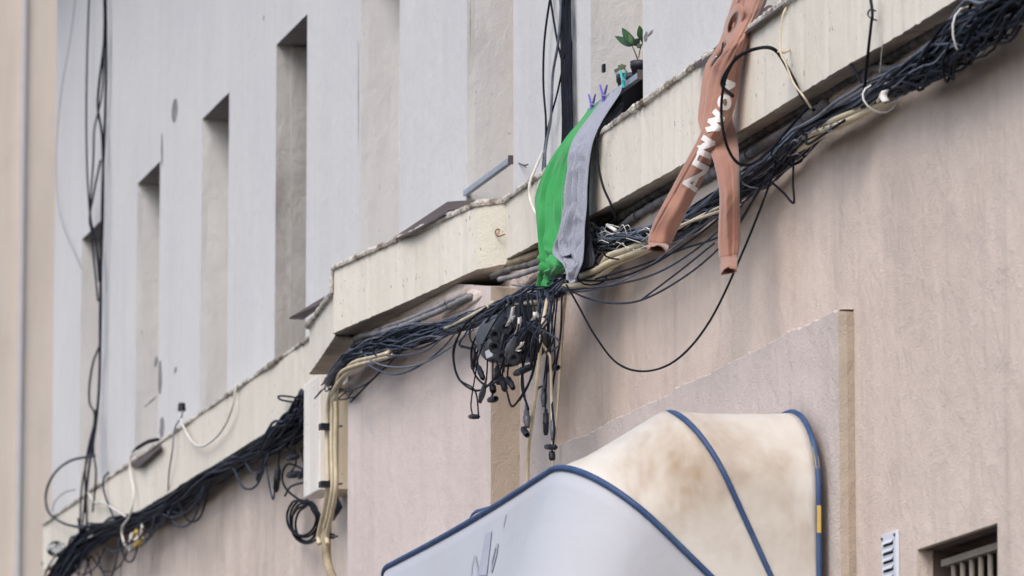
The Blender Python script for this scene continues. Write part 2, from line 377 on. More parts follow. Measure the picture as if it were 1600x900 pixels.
mb = MB(); mb.quad((px[1][0], px[1][1], 0), (px[1][0], YL, 0), (px[1][0], YL, 4.82), (px[1][0], px[1][1], 4.82)); mb.build('pier_return', M['tan'], B)
# thickened wall panel
YP = -0.09
zt = 4.112
n_ = 120
top = []
x0p, x1p = -20.36, -16.585
for i in range(n_ + 1):
    t = i / n_; x = x0p + (x1p - x0p) * t
    top.append((x, zt + 0.012 * noise.noise(Vector((x * 3, 0, 0))) + 0.009 * noise.noise(Vector((x * 19, 5, 0)))))
mb = MB()
mb.quad((-20.969, YP, 0), (x0p, YP, 0), (x0p, YP, 4.84), (-20.969, YP, 4.84))
mb.grid([[(x, YP, 0), (x, YP, z), (x, YP + .006, z + .006), (x, YL, z + .008)] for x, z in top])
mb.quad((x0p, YP, 0), (x0p, YL, 0), (x0p, YL, 4.84), (x0p, YP, 4.84))
mb.build('wall_panel', M['panel'], B)
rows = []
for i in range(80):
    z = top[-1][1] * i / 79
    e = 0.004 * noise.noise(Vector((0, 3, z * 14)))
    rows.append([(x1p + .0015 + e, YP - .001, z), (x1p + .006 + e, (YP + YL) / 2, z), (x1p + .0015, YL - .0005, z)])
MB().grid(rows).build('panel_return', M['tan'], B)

# cornice: plan corners (x, y, top, bottom)
CP = [(-33.45, -.14, 5.175, 4.90), (-28.2, -.14, 5.172, 4.872), (-26.3, -.14, 5.168, 4.862), (-24.06, -.14, 5.165, 4.852)]
CB = [(-24.06, -.325, 5.085, 4.875), (-22.86, -.448, 5.060, 4.875)]
CC = [(-22.86, -.456, 5.160, 4.885), (-21.09, -.232, 5.160, 4.905)]
CD = [(-21.09, -.232, 5.160, 4.905), (-20.985, -.125, 5.160, 4.915)]
CE = [(-20.99, -.14, 5.163, 4.935), (-19.35, -.14, 5.162, 4.882), (-18.0, -.14, 5.162, 4.852), (-16.4, -.14, 5.165, 4.836), (-15.2, -.14, 5.17, 4.822), (-8.0, -.14, 5.17, 4.80)]
def cornice(pts, mat, under=True):
    rows = []; und = []
    for i in range(len(pts) - 1):
        a, b_ = pts[i], pts[i + 1]; L = max(2, int(abs(b_[0] - a[0]) / .035))
        for k in range(L + (1 if i == len(pts) - 2 else 0)):
            t = k / L; p = [a[j] + (b_[j] - a[j]) * t for j in range(4)]
            wob = .004 * noise.noise(Vector((p[0] * 1.7, 2, 0))) + .003 * noise.noise(Vector((p[0] * 17, 0, 0)))
            wb = .006 * noise.noise(Vector((p[0] * 1.3, 7, 0))) + .0045 * noise.noise(Vector((p[0] * 21, 9, 0)))
            y = p[1] + wob
            rows.append([(p[0], y, p[2]), (p[0], y + .001, (p[2] + p[3]) / 2), (p[0], y, p[3] + wb)])
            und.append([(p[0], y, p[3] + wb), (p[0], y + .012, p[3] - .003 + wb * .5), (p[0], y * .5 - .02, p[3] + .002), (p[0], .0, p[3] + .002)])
    mb = MB().grid(rows); c = mb.build('cornice', mat, B)
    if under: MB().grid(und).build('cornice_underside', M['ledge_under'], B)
    return c
cornice(CP, M['ledge']); cornice(CB, M['ledge']); cornice(CC, M['ledge']); cornice(CD, M['ledge_end']); cornice(CE, M['ledge'])
mb = MB()      # the ends of the raised pieces
mb.quad((-24.06, -.325, 4.875), (-24.06, -.325, 5.085), (-24.06, 0, 5.085), (-24.06, 0, 4.875))
mb.quad((-22.862, -.456, 4.885), (-22.862, -.456, 5.16), (-22.862, 0, 5.16), (-22.862, 0, 4.885))
mb.quad((-33.45, -.14, 4.9), (-33.45, -.14, 5.175), (-33.45, 0, 5.175), (-33.45, 0, 4.9))
mb.build('cornice_end', M['ledge_end'], B)
def coping(pts, thick=.016, over=.012, seed=0):
    rows = []
    for i in range(len(pts) - 1):
        a, b_ = pts[i], pts[i + 1]; L = max(3, int((abs(b_[0] - a[0]) + abs(b_[1] - a[1])) / .016))
        for k in range(L + (1 if i == len(pts) - 2 else 0)):
            t = k / L; x = a[0] + (b_[0] - a[0]) * t; y = a[1] + (b_[1] - a[1]) * t; z = a[2] + (b_[2] - a[2]) * t
            n1 = noise.noise(Vector((x * 2.1, seed, 0))); n2 = noise.noise(Vector((x * 9, seed, 3))); n3 = noise.noise(Vector((x * 33, seed, 7)))
            n4 = noise.noise(Vector((x * 80, seed, 2)))
            o = over + .010 * n1 + .004 * n2 + .007 * n3 + .007 * n4
            o = max(o, -.002); h = thick * (.85 + .22 * n2 + .25 * n3 + .3 * n4) ; d = .004 + .014 * max(0, n1 + n3 * .7 + n4 * .5)
            rows.append([(x, 0, z + .012), (x, y + .02, z + h + .006), (x, y - o * .6, z + h), (x, y - o, z + h * .45), (x, y - o * .8, z - d * .5), (x, y - .001, z - d), (x, y + .006, z - d - .002)])
    MB().grid(rows).build('coping', M['coping'], B)
coping(CP, seed=1); coping(CB, .02, .02, 2); coping([(-22.87, -.44, 5.07), (-22.865, -.458, 5.16)], .02, .016, 3)
coping(CC, .02, .014, 4); coping(CD + [CE[0]], .02, .014, 5); coping(CE, .02, .014, 6)
MB().box(XL - .3, XR + .3, -.85, 7.2, 9.42, 9.56).build('added_shade_eave', M['ledge'], B)  # added out of view so its overhang shades the top of the wall
MB().box(XL - .2, XR + .2, -.7, 7.1, 9.565, 10.5).build('roof', M['roof'], B)
# upright broken end of the raised piece
mb = MB(); rows = []
for i in range(14):
    z = 5.06 + .115 * i / 13; q = .012 * noise.noise(Vector((z * 40, 1, 1)))
    rows.append([(-22.872 - .02, -.44 + q, z), (-22.87, -.468 + q, z), (-22.85, -.461, z)])
mb.grid(rows).build('mortar_edge', M['coping'], B)
# slates laid on the cornice
def slab(pts, th, name, mat, parent):
    top = [Vector(p) for p in pts]; bot = [p - Vector((0, 0, th)) for p in top]; n = len(top)
    return MB().add(top + bot, [tuple(range(n)), tuple(range(2 * n - 1, n - 1, -1))] + [(i, i + n, (i + 1) % n + n, (i + 1) % n) for i in range(n)]).build(name, mat, parent)
def thing_slab(pts, label):
    o = slab(pts, .008, 'roof_slate', M['slate'], None); tag(o, label, 'roof slate'); return o
thing_slab([at(606, 377, -.37), at(640, 364, -.355), at(694, 333, -.295), at(700, 329, -.28), at(699, 315, -.12)], 'long dark slate lying tilted on top of the jutting cream cornice')
thing_slab([at(700, 328, -.275), at(782, 316, -.14), at(776, 310, -.06), at(699, 315, -.14)], 'dark slate covering the cornice corner above the yellowish end face')
thing_slab([at(452, 496, -.36), at(474, 497, -.36), at(512, 470, -.40), at(512, 460, -.30)], 'small dark slate sticking out left where the cornice steps up')
thing_slab([at(1083, 101, -.17), at(1094, 103, -.17), at(1190, 32, -.16), at(1222, 8, -.16), at(1200, 8, -.05)], 'dark slate on the cornice behind the terracotta joggers')
thing_slab([at(205, 728, -.15), at(218, 727, -.17), at(252, 697, -.17), at(246, 690, -.06)], 'dark slate on the cornice at the far left below the blurred windows')

# patches of broken plaster on the wall below the cornice
def plaster(poly_c, rad, seed, y0, name='plaster_patch'):
    rows = []; cu, cv = poly_c; ru, rv, sl = rad
    for i in range(22):
        t = i / 21; row = []
        for j in range(44):
            a = 2 * math.pi * j / 44
            e = 1 + .28 * noise.noise(Vector((math.cos(a) * 1.6, math.sin(a) * 1.6, seed)))
            u = cu + math.cos(a) * ru * t * e; v = cv + math.sin(a) * rv * t * e + (u - cu) * sl
            h = .010 * (1 - t ** 4) + (.004) * (1 - t) * noise.noise(Vector((u * .06, v * .06, seed))) + .003 * (1 - t * t) * noise.noise(Vector((u * .2, v * .2, seed)))
            row.append(at(u, v, y0(u) - max(h, .0) + .004))
        rows.append(row)
    MB().grid(rows, closed=True).build(name, M['plaster'], B, smooth=True)
def pier_y(u): return -.34 + (-.205 + .34) * min(1, max(0, (u - 545) / 225))
plaster((722, 474), (34, 13, -.5), 3, pier_y); plaster((815, 440), (40, 18, -.5), 23, lambda u: YP + .004); plaster((640, 492), (100, 15, -.42), 7, pier_y); plaster((590, 520), (40, 14, -.4), 9, pier_y)
plaster((1290, 150), (40, 16, -.6), 5, lambda u: YL); plaster((975, 350), (60, 18, -.62), 8, lambda u: YL); plaster((1100, 275), (60, 12, -.62), 12, lambda u: YL)
plaster((1450, 60), (60, 14, -.62), 14, lambda u: YL); plaster((820, 430), (30, 22, -.5), 16, lambda u: -.10); plaster((936, 385), (26, 22, -.5), 18, lambda u: YL)

# ------------------------------------------------------------------ neighbouring house far left
NB = thing('neighbour_house', (-58, -2, 0), 'blurred beige house wall with a pale blue vertical strip, far left', 'building')
MB().box(-62, -55, -8, 9, 0, 16).build('wall', M['beige'], NB)
d0 = ray(33, 450); tt = (-54.9 - EYE.x) / d0.x; yy = EYE.y + d0.y * tt
mb = MB(); mb.box(-54.999, -54.94, yy - .022, yy + .022, 0, 16); mb.build('corner_trim', M['stripe'], NB)
MB().box(-62.3, -54.6, -8.3, 9.3, 16.002, 16.3).build('roof', M['roof'], NB)

# ------------------------------------------------------------------ conduits under the cornice
def pipe(name, pts, r, mat, label, cat, group=None, rings=0, lump=0.0, seg=10):
    P = cr([at(u, v, y) for u, v, y in pts], 16)
    rr = [r * (1 + lump * noise.noise(p * 22)) for p in P]
    P = [p + Vector((0, 0, .006 * noise.noise(p * 3.0))) for p in P]
    t = thing(name, P[len(P) // 2], label, cat, group)
    MB().tube(P, rr, seg).build('pipe', mat, t, smooth=True)
    if rings:
        for k in range(rings):
            i = int((k + .5) / rings * (len(P) - 2)); d = (P[i + 1] - P[i]).normalized()
            MB().tube([P[i] - d * .006, P[i] + d * .006], r * 1.22, seg).build('clip', M['darkpipe'], t, smooth=False)
    return t
yb = -.058
pipe('conduit', [(560, 506, -.36), (600, 487, -.33), (660, 458, -.29), (730, 424, -.22), (790, 413, -.13), (842, 394, -.10)], .014, M['conduit'], 'cream painted conduit hugging the underside of the jutting cornice', 'conduit', None, 3, .1)
pipe('conduit', [(900, 371, -.07), (950, 338, yb), (1010, 300, yb), (1070, 262, yb), (1160, 211, yb), (1250, 158, yb), (1330, 106, yb), (1420, 52, yb), (1520, -8, yb)], .015, M['conduit'], 'topmost cream conduit directly under the right cornice', 'conduit', None, 8, .1)
pipe('conduit', [(900, 385, -.06), (950, 352, yb), (1010, 313, yb), (1070, 277, yb), (1160, 226, yb), (1250, 172, yb), (1300, 140, yb), (1370, 100, yb), (1440, 60, yb), (1510, 10, yb)], .014, M['darkpipe'], 'sooty black conduit running second below the right cornice', 'conduit', None, 9, .25)
pipe('conduit', [(905, 400, -.055), (960, 362, -.055), (1010, 328, -.055), (1080, 292, -.055), (1160, 246, -.055), (1240, 196, -.055), (1290, 160, -.055)], .0145, M['lead'], 'mortar-spattered grey conduit, third below the right cornice', 'conduit', None, 5, .35)
pipe('conduit', [(1350, 118, -.055), (1362, 106, -.06), (1400, 106, -.06), (1425, 96, -.06)], .013, M['lead'], 'short grey conduit stub emerging from plaster near the right cable bundle', 'conduit', None, 0, .2)
pipe('conduit', [(768, 432, -.2), (800, 420, -.17), (842, 410, -.14)], .012, M['darkpipe'], 'dark patchy conduit below the yellowish cornice end', 'conduit', None, 0, .3)
pipe('conduit', [(780, 437, -.2), (810, 430, -.17), (842, 419, -.14)], .0105, M['lead'], 'grey conduit stub left of the green shirt', 'conduit', None, 0, .2)
pipe('conduit', [(548, 540, -.37), (560, 527, -.365), (600, 518, -.34), (660, 497, -.30), (700, 480, -.27), (735, 462, -.24)], .012, M['lead'], 'grey metal conduit above the middle cable bundle', 'conduit', None, 3, .25)
pipe('conduit', [(555, 530, -.36), (600, 512, -.34), (660, 490, -.30), (700, 472, -.27), (728, 460, -.24)], .009, M['lead'], 'thinner grey conduit just above its twin over the middle bundle', 'conduit', None, 2, .25)
pipe('conduit', [(70, 880, -.1), (180, 800, -.075), (300, 727, -.075), (400, 668, -.075), (480, 620, -.075)], .022, M['darkpipe'], 'dark pipe under the far left cornice', 'conduit', None, 4, .2)
pipe('conduit', [(80, 890, -.1), (180, 815, -.07), (300, 742, -.07), (400, 682, -.07), (478, 634, -.07)], .014, M['conduit'], 'brown painted conduit under the far left cornice', 'conduit', None, 3, .2)

# ------------------------------------------------------------------ cables
def cable(pts, r=.0042, mat=None, label=None, cat='cable', group=None, n=7, name='cable', seg=6, wob=.0):
    P = cr([at(*p) for p in pts], n)
    if wob: P = [p + Vector((noise.noise(p * 9), noise.noise(p * 9 + Vector((5, 0, 0))) * .5, noise.noise(p * 9 + Vector((0, 7, 0))))) * wob for p in P]
    o = MB().tube(P, r, seg).build(name, mat or M['black'], None, True, loc=P[0])
    return tag(o, label, cat, group)
def bundle(path, n, wpx, dep, label, group, mats, rad=(.0032, .0052), name='cable', twist=1.0, ragged=.15, seed=0, labels=None):
    """many separate cables that run together along a path of (u, v, y, half thickness m)"""
    rnd = random.Random(seed)
    base = cr([at(u, v, y) for u, v, y, h in path], 9)
    hs = cr([Vector((h, 0, 0)) for u, v, y, h in path], 9)
    L = len(base)
    for i in range(n):
        a0 = rnd.uniform(0, 6.28); rr = math.sqrt(rnd.random()); ph = rnd.uniform(0, 100); tw = rnd.uniform(-1, 1) * twist
        s0, s1 = 0, L - 1
        if rnd.random() < ragged: s0 = rnd.randint(0, L // 3)
        if rnd.random() < ragged: s1 = rnd.randint(2 * L // 3, L - 1)
        P = []
        for k in range(s0, s1 + 1):
            t = k / L; h = hs[k].x
            a = a0 + tw * 5 * t + 1.6 * noise.noise(Vector((ph, t * 6, 0)))
            q = rr * (1 + .5 * noise.noise(Vector((ph, t * 9, 5)))) 
            jit = h * .32 * noise.noise(Vector((ph, t * 28, 9)))
            ox = math.cos(a) * q * h + jit; oy = math.sin(a) * q * dep
            P.append(base[k] + Vector((0, oy, 0)) + UP * ox)
        m = rnd.choice(mats)
        o = MB().tube(P, rnd.uniform(*rad), 5).build(name, m, None, True, loc=P[0])
        tag(o, label, 'cable', group)
M['slate_cable'] = plain('slate_blue_cable_sheath', (0.075, 0.09, 0.135, 1), 0.5, 0.35, 0.3, 18, 0.1, (0.035, 0.042, 0.07, 1))
K, K2, G, CR_, KB = M['black'], M['black2'], M['grey_cable'], M['cream_cable'], M['slate_cable']
RB = [(1640, -40, -.13, .065), (1580, 8, -.13, .065), (1520, 45, -.125, .07), (1470, 84, -.12, .06), (1420, 118, -.12, .045), (1370, 148, -.11, .03), (1320, 175, -.11, .026), (1270, 206, -.11, .026),
      (1230, 240, -.11, .035), (1190, 272, -.11, .040), (1150, 298, -.11, .038), (1110, 325, -.10, .033), (1060, 355, -.10, .036), (1010, 370, -.10, .038), (960, 376, -.10, .040), (915, 372, -.10, .045)]
bundle(RB, 44, 1, .05, 'black cable packed in the thick bundle that climbs right under the cornice', 'cables of the thick right bundle', [K, K, K2, K2, KB, KB, G], rad=(.0026, .0054), seed=3, twist=.9)
bundle([(1640, -10, -.15, .06), (1560, 40, -.15, .06), (1500, 78, -.14, .065), (1450, 110, -.14, .05), (1400, 140, -.13, .03)], 20, 1, .03, 'black cable in the ragged top right end of the bundle', 'cables at the top right end', [K], seed=9, ragged=.6, twist=2, rad=(.004, .006))
bundle([(1130, 322, -.12, .03), (1060, 352, -.12, .034), (1010, 372, -.12, .036), (960, 378, -.12, .03), (925, 366, -.11, .05)], 16, 1, .03, 'grey dusty cable in the bundle between the shirts and the joggers', 'dusty grey cables left of the joggers', [K2, G, G, KB, KB], seed=13, twist=1.4)
MBP = [(925, 400, -.10, .045), (900, 430, -.16, .03), (870, 450, -.22, .03), (835, 460, -.24, .035), (800, 472, -.25, .032), (750, 493, -.27, .030), (700, 510, -.30, .036), (650, 524, -.33, .045), (600, 540, -.36, .058), (560, 556, -.385, .050), (535, 573, -.40, .03), (515, 600, -.36, .03)]
bundle(MBP, 42, 1, .035, 'blue-black cable in the middle bundle below the jutting cornice', 'cables of the middle bundle', [K, K2, KB, KB, KB, G], seed=21, twist=1.6, rad=(.0028, .0044))
LB = [(482, 622, -.12, .05), (470, 650, -.15, .075), (440, 680, -.14, .065), (410, 702, -.13, .045), (370, 722, -.12, .035), (330, 748, -.12, .035), (290, 776, -.12, .045), (250, 800, -.12, .045), (210, 815, -.13, .045), (170, 828, -.15, .05), (130, 850, -.2, .09), (100, 885, -.25, .10), (80, 920, -.25, .09)]
bundle(LB, 56, 1, .05, 'blurred black cable in the left bundle below the cornice', 'cables of the far left bundle', [K, K, K, K2], seed=33, twist=1.2, rad=(.0045, .007), ragged=.3)
# loose loops hanging off the left bundle
rnd = random.Random(5)
for i in range(16):
    u0 = rnd.uniform(120, 440); v0 = 640 + (470 - u0) * .62 + 25; w_ = rnd.uniform(25, 70); dd = rnd.uniform(18, 48)
    cable([(u0, v0, -.16), (u0 - w_ * .3, v0 + w_ * .2 + dd, -.18), (u0 - w_ * .7, v0 + w_ * .45 + dd * .9, -.18), (u0 - w_, v0 + w_ * .65, -.15)], rnd.uniform(.004, .006), rnd.choice([K, K2, K2]),
          'blurred dark cable loop sagging from the far left bundle', group='loops under the far left bundle')
# long sagging cables in the middle, right to left
sag = [
 ([(1215, 232, -.13), (1205, 280, -.14), (1160, 395, -.15), (1110, 500, -.15), (1060, 560, -.15), (1010, 580, -.16), (965, 568, -.17), (930, 525, -.19), (905, 480, -.2), (885, 445, -.22)], .0040, K, 'longest sagging black cable, its lowest point against the bare pink wall'),
 ([(1210, 255, -.12), (1185, 300, -.12), (1140, 370, -.13), (1080, 425, -.14), (1010, 466, -.15), (960, 474, -.16), (915, 465, -.18), (880, 448, -.22)], .0038, K2, 'thin dark cable sagging second lowest across the pink wall'),
 ([(1195, 265, -.12), (1160, 320, -.12), (1100, 380, -.13), (1030, 425, -.14), (960, 445, -.15), (900, 452, -.2), (840, 455, -.22)], .0036, K2, 'grey-blue cable crossing just below the cream bundle, lower of the near pair'),
 ([(1190, 262, -.12), (1140, 325, -.12), (1080, 375, -.13), (1010, 418, -.14), (950, 437, -.15), (890, 438, -.2)], .0040, K, 'black cable sagging shallowly behind the terracotta cuff, upper of the near pair'),
 ([(1185, 258, -.12), (1130, 325, -.12), (1070, 372, -.13), (1000, 425, -.14), (930, 452, -.15), (880, 455, -.2), (800, 445, -.24)], .0034, G, 'thin grey cable running through to the splice box across the pink wall'),
 ([(1240, 250, -.11), (1239, 285, -.12), (1240, 317, -.12), (1225, 302, -.12), (1205, 284, -.12)], .0042, K, 'short black cable hanging in a sharp V under the right bundle'),
 ([(1116, 380, -.13), (1060, 425, -.15), (1000, 470, -.15)], .0036, K2, 'faint thin cable end below the terracotta legs'),
 ([(1205, 262, -.13), (1172, 320, -.13), (1150, 352, -.13), (1120, 372, -.13), (1070, 388, -.13), (1000, 415, -.14), (930, 436, -.16)], .0036, K, 'black cable fanning out of the right bundle nearest the leg'),
]
for p, r, m, l in sag: cable(p, r, m, l)
for p, r, m, l in [
 ([(1145, 150, -.35), (1128, 130, -.36), (1150, 92, -.36), (1182, 76, -.3), (1212, 79, -.2), (1238, 120, -.16), (1255, 155, -.16), (1272, 172, -.14)], .0062, K, 'thick black cable arching in front of the terracotta joggers'),
 ([(1150, 88, -.36), (1133, 125, -.38), (1127, 175, -.38), (1135, 225, -.36), (1152, 254, -.3), (1175, 256, -.24), (1205, 232, -.18), (1235, 198, -.13), (1262, 168, -.12)], .0050, K, 'black cable looping across the printed leg and back to the wall'),
 ([(1228, 12, -.17), (1222, 30, -.19), (1219, 78, -.2), (1228, 100, -.2), (1240, 130, -.19), (1255, 150, -.18), (1268, 170, -.15)], .0034, CR_, 'thin cream cord tied around the arching black cable'),
 ([(1357, -20, -.18), (1363, 18, -.18), (1361, 40, -.18), (1356, 85, -.17), (1350, 148, -.15)], .0052, K, 'black vertical cable dropping over the cornice near the top right'),
 ([(1328, 98, -.13), (1340, 118, -.14), (1351, 138, -.14)], .0050, K, 'short black cable stub leaning against the top right drop'),
 ([(1525, -10, -.13), (1512, 20, -.13), (1505, 30, -.13)], .006, K, 'short black cable crossing the wall at the top right'),
 ([(1595, 40, -.14), (1580, 62, -.15), (1560, 68, -.15), (1535, 62, -.14)], .0055, K, 'black cable drooping from the top right end of the bundle'),
 ([(1260, 210, -.15), (1262, 225, -.16), (1290, 208, -.16), (1320, 188, -.15)], .005, K, 'black cable curving over the cream cables right of the joggers'),
 ([(972, 162, -.15), (948, 190, -.17), (935, 210, -.18), (934, 250, -.18), (942, 290, -.17), (955, 320, -.15), (963, 345, -.13)], .0046, K, 'black cable falling over the cornice right of the grey shirt'),
 ([(1380, 60, -.15), (1374, 118, -.13)], .0015, M['white_cable'], 'fine white string hanging beside the top right conduit'),
]: cable(p, r, m, l)
# hooks
def hook(pts, label, r=.003, mat=None):
    o = MB().tube(cr([at(*p) for p in pts], 6), r, 6).build('wall_hook', mat or M['darkpipe'], None, True, loc=at(*pts[0])); tag(o, label, 'hook')
hook([(1370, 32, -.145), (1360, 28, -.165), (1356, 22, -.17), (1360, 15, -.17), (1368, 17, -.165)], 'small curled dark hook on the cornice at the top right')
hook([(786, 362, -.14), (777, 358, -.17), (774, 364, -.175), (779, 369, -.17), (789, 366, -.15)], 'rusty ring hook on the yellowish cornice end', .003, M['brick'])
hook([(811, 255, -.0), (818, 258, -.03), (825, 257, -.03)], 'tiny black forked hook on the white wall right of the near drying bar')
hook([(818, 258, -.02), (822, 262, -.03)], 'short black prong below the forked hook', .0025)
hook([(1234, 78, -.141), (1226, 82, -.17), (1216, 81, -.20)], 'pale tied wire hook where the cream cord knots', .004, M['cream_cable'])
tag(MB().box(-19.95, -19.925, -.012, -.002, 5.49, 5.52).build('wall_plug', M['plastic']), 'small black square plug on the white wall left of the plants', 'plug')
# cream cables twisted along the bundles
def creams(path, n, r, label, group, seed):
    rnd = random.Random(seed)
    base = cr([at(u, v, y) for u, v, y in path], 10)
    for i in range(n):
        ph = 6.28 * i / n; P = []
        for k, b0 in enumerate(base):
            a = ph + k * .07 + .5 * math.sin(k * .11 + i); P.append(b0 + UP * (math.cos(a) * r * 1.7) + Vector((0, math.sin(a) * r * 1.5, 0)))
        tag(MB().tube(P, r, 8).build('cable', M['cream_cable'], None, True, loc=P[0]), label, 'cable', group)
creams([(1400, 142, -.09), (1350, 172, -.11), (1310, 192, -.135), (1275, 210, -.12), (1235, 238, -.09)], 4, .009, 'thick cream cable twisted along the underside of the right bundle', 'cream cables right of the joggers', 1)
creams([(1030, 374, -.09), (985, 393, -.12), (957, 406, -.14), (935, 425, -.15), (910, 440, -.17), (880, 452, -.19), (850, 468, -.22), (800, 483, -.25)], 4, .0115, 'thick cream cable twisted beneath the shirts', 'cream cables beneath the shirts', 2)
creams([(610, 552, -.37), (585, 560, -.385), (560, 568, -.40), (540, 580, -.41), (528, 600, -.40), (522, 620, -.34)], 4, .0078, 'thick cream cable in the elbow above the white junction box', 'cream cables above the junction box', 3)
creams([(770, 478, -.27), (730, 500, -.29), (700, 515, -.31)], 3, .008, 'thick cream cable showing behind the middle bundle', 'cream cables behind the middle bundle', 4)
creams([(1130, 325, -.15), (1080, 345, -.15), (1045, 362, -.15)], 2, .005, 'pale cable lying on top of the bundle between the terracotta legs', 'pale cables between the legs', 6)
# loops at the middle bundle
for p, r, m, l in [
 ([(700, 520, -.32), (665, 548, -.34), (620, 556, -.37), (575, 552, -.40), (545, 560, -.4)], .004, KB, 'dark cable arching just below the middle bundle, top of three'),
 ([(720, 510, -.30), (690, 545, -.32), (655, 572, -.34), (620, 585, -.38), (590, 578, -.4), (560, 560, -.4)], .0045, KB, 'dark cable hanging lowest below the middle bundle'),
 ([(640, 535, -.34), (610, 566, -.38), (575, 600, -.40), (548, 628, -.39)], .0046, K, 'black cable slanting down to a free end left of the pier'),
 ([(600, 575, -.38), (575, 598, -.4), (545, 610, -.4), (515, 608, -.36)], .0042, K2, 'grey-black cable curling back to the white junction box'),
 ([(560, 545, -.4), (585, 566, -.4), (620, 574, -.38), (660, 568, -.34), (700, 545, -.31), (740, 515, -.28)], .0042, G, 'lighter grey cable sweeping under the middle bundle'),
]: cable(p, r, m, l)

# vertical cables, middle
def vert(pts, r, mat, label, group=None): cable(pts, r, mat, label, group=group, n=6)
for i in range(7):
    x = 878 + i * 2.1; off = [0, 2, -1, 1, 3, 0, 2][i]
    vert([(x - 2, -30, -.02 - .006 * (i % 3)), (x + off * .5, 60, -.025), (x + 1 - off * .4, 130, -.03), (x + 2, 215, -.03), (x - 8, 290, -.06)], .0062 if i % 2 else .0078, K, 'thick black cable in the vertical bunch left of the plants', 'vertical bunch left of the plants')
vert([(862, -20, -.02), (851, 60, -.03), (849, 130, -.03), (853, 190, -.03), (852, 250, -.04), (852, 300, -.1)], .0048, K, 'single black cable bowing out left of the vertical bunch')
vert([(857, -20, -.02), (870, 60, -.03), (880, 105, -.03), (888, 150, -.03), (892, 200, -.03)], .0048, K, 'black cable crossing diagonally into the vertical bunch')
vert([(884, 80, -.03), (872, 140, -.03), (860, 185, -.03), (853, 215, -.03), (848, 260, -.05), (846, 300, -.1)], .004, K, 'thin black cable crossing back out of the vertical bunch')
vert([(878, -20, -.03), (873, 60, -.035), (864, 115, -.035), (862, 160, -.035), (860, 190, -.035), (852, 235, -.05), (848, 300, -.1)], .0062, M['grey_cable'], 'pale grey cable hanging in front of the vertical bunch')
vert([(848, 236, -.05), (838, 260, -.14), (828, 285, -.17), (828, 310, -.17), (838, 335, -.17), (848, 350, -.17)], .0055, M['white_cable'], 'white cable looping beside the green shirt')
vert([(893, -20, -.02), (894, 60, -.02), (895, 190, -.02)], .003, M['grey_cable'], 'thin grey cable along the right of the vertical bunch')
# vertical cables, far left
for i, (a, l) in enumerate([
 ([(140, -20, -.03), (137, 60, -.04), (135, 160, -.04), (136, 260, -.04), (140, 330, -.04), (146, 400, -.04), (153, 470, -.04)], 'blurred black cable hanging straight on the left of the far bunch'),
 ([(163, -20, -.04), (163, 60, -.04), (155, 130, -.05), (153, 170, -.05), (160, 220, -.05), (161, 330, -.05), (157, 450, -.05), (156, 560, -.05)], 'blurred black cable bowing left within the far bunch'),
 ([(165, -20, -.03), (166, 100, -.03), (163, 220, -.03), (160, 300, -.03), (158, 420, -.03), (157, 520, -.03), (154, 620, -.03), (146, 680, -.05), (138, 740, -.12), (132, 800, -.17)], 'thickest blurred black cable of the far left bunch'),
 ([(163, 40, -.05), (160, 140, -.05), (148, 200, -.05), (146, 250, -.05), (141, 330, -.05), (150, 380, -.05), (157, 440, -.05), (156, 560, -.05), (152, 650, -.06), (135, 760, -.14), (128, 830, -.18)], 'blurred black cable weaving across the far left bunch'),
 ([(157, 250, -.04), (147, 300, -.05), (140, 345, -.05), (150, 380, -.05), (155, 440, -.05)], 'blurred black cable crossing above the farthest window'),
 ([(156, 540, -.05), (146, 565, -.06), (140, 600, -.06), (140, 630, -.06), (148, 650, -.06), (140, 700, -.1), (128, 760, -.16), (125, 830, -.18)], 'blurred black cable bulging left low on the far bunch'),
 ([(150, 640, -.06), (146, 700, -.1), (150, 740, -.16), (145, 800, -.18)], 'blurred black cable dropping over the far cornice end, right one'),
 ([(148, 660, -.06), (138, 700, -.1), (133, 740, -.16), (136, 820, -.18)], 'blurred black cable dropping over the far cornice end, left one'),
]): vert(a, .0085 if i in (1, 2) else .0062, K, l)
vert([(120, -20, -.03), (110, 60, -.03), (95, 150, -.03), (88, 250, -.03), (95, 340, -.03), (128, 420, -.03)], .0022, M['grey_cable'], 'very thin grey line crossing the far left wall')
vert([(148, 712, -.16), (110, 720, -.2), (85, 740, -.2), (72, 770, -.2), (76, 800, -.2), (100, 818, -.2), (130, 825, -.18)], .0075, M['black2'], 'dark cable hoop standing out from the far left corner')
vert([(118, 765, -.16), (100, 770, -.16), (85, 785, -.16), (82, 800, -.16)], .003, M['grey_cable'], 'thin pale wire over the far left cornice corner')
vert([(370, 598, -.16), (362, 640, -.17), (345, 675, -.17), (318, 697, -.17), (300, 690, -.17), (285, 663, -.17), (281, 650, -.15)], .006, M['white_cable'], 'white cable drooping across the left cornice face')
t = thing('hanging_cable', at(283, 632, -.13), 'thin cable with an upright black plug standing on the left cornice', 'cable')
MB().tube(cr([at(284, 640, -.15), at(284, 650, -.16), at(273, 670, -.16), at(270, 700, -.17), at(264, 740, -.16), at(262, 790, -.12)], 6), .004, 6).build('lead', M['grey_cable'], t, True)
MB().tube([at(284, 630, -.15), at(284, 642, -.15)], [.018, .022], 8).build('connector', M['plastic'], t)
vert([(214, 705, -.15), (204, 715, -.17), (204, 740, -.17), (209, 770, -.17), (203, 805, -.18), (191, 825, -.18), (193, 845, -.17), (203, 862, -.15)], .007, M['white_cable'], 'white cable hanging in an S over the left cornice')
vert([(170, 738, -.15), (162, 748, -.17), (163, 770, -.17), (172, 795, -.17), (180, 815, -.16)], .0062, K2, 'dark cable short drop left of the white S cable')
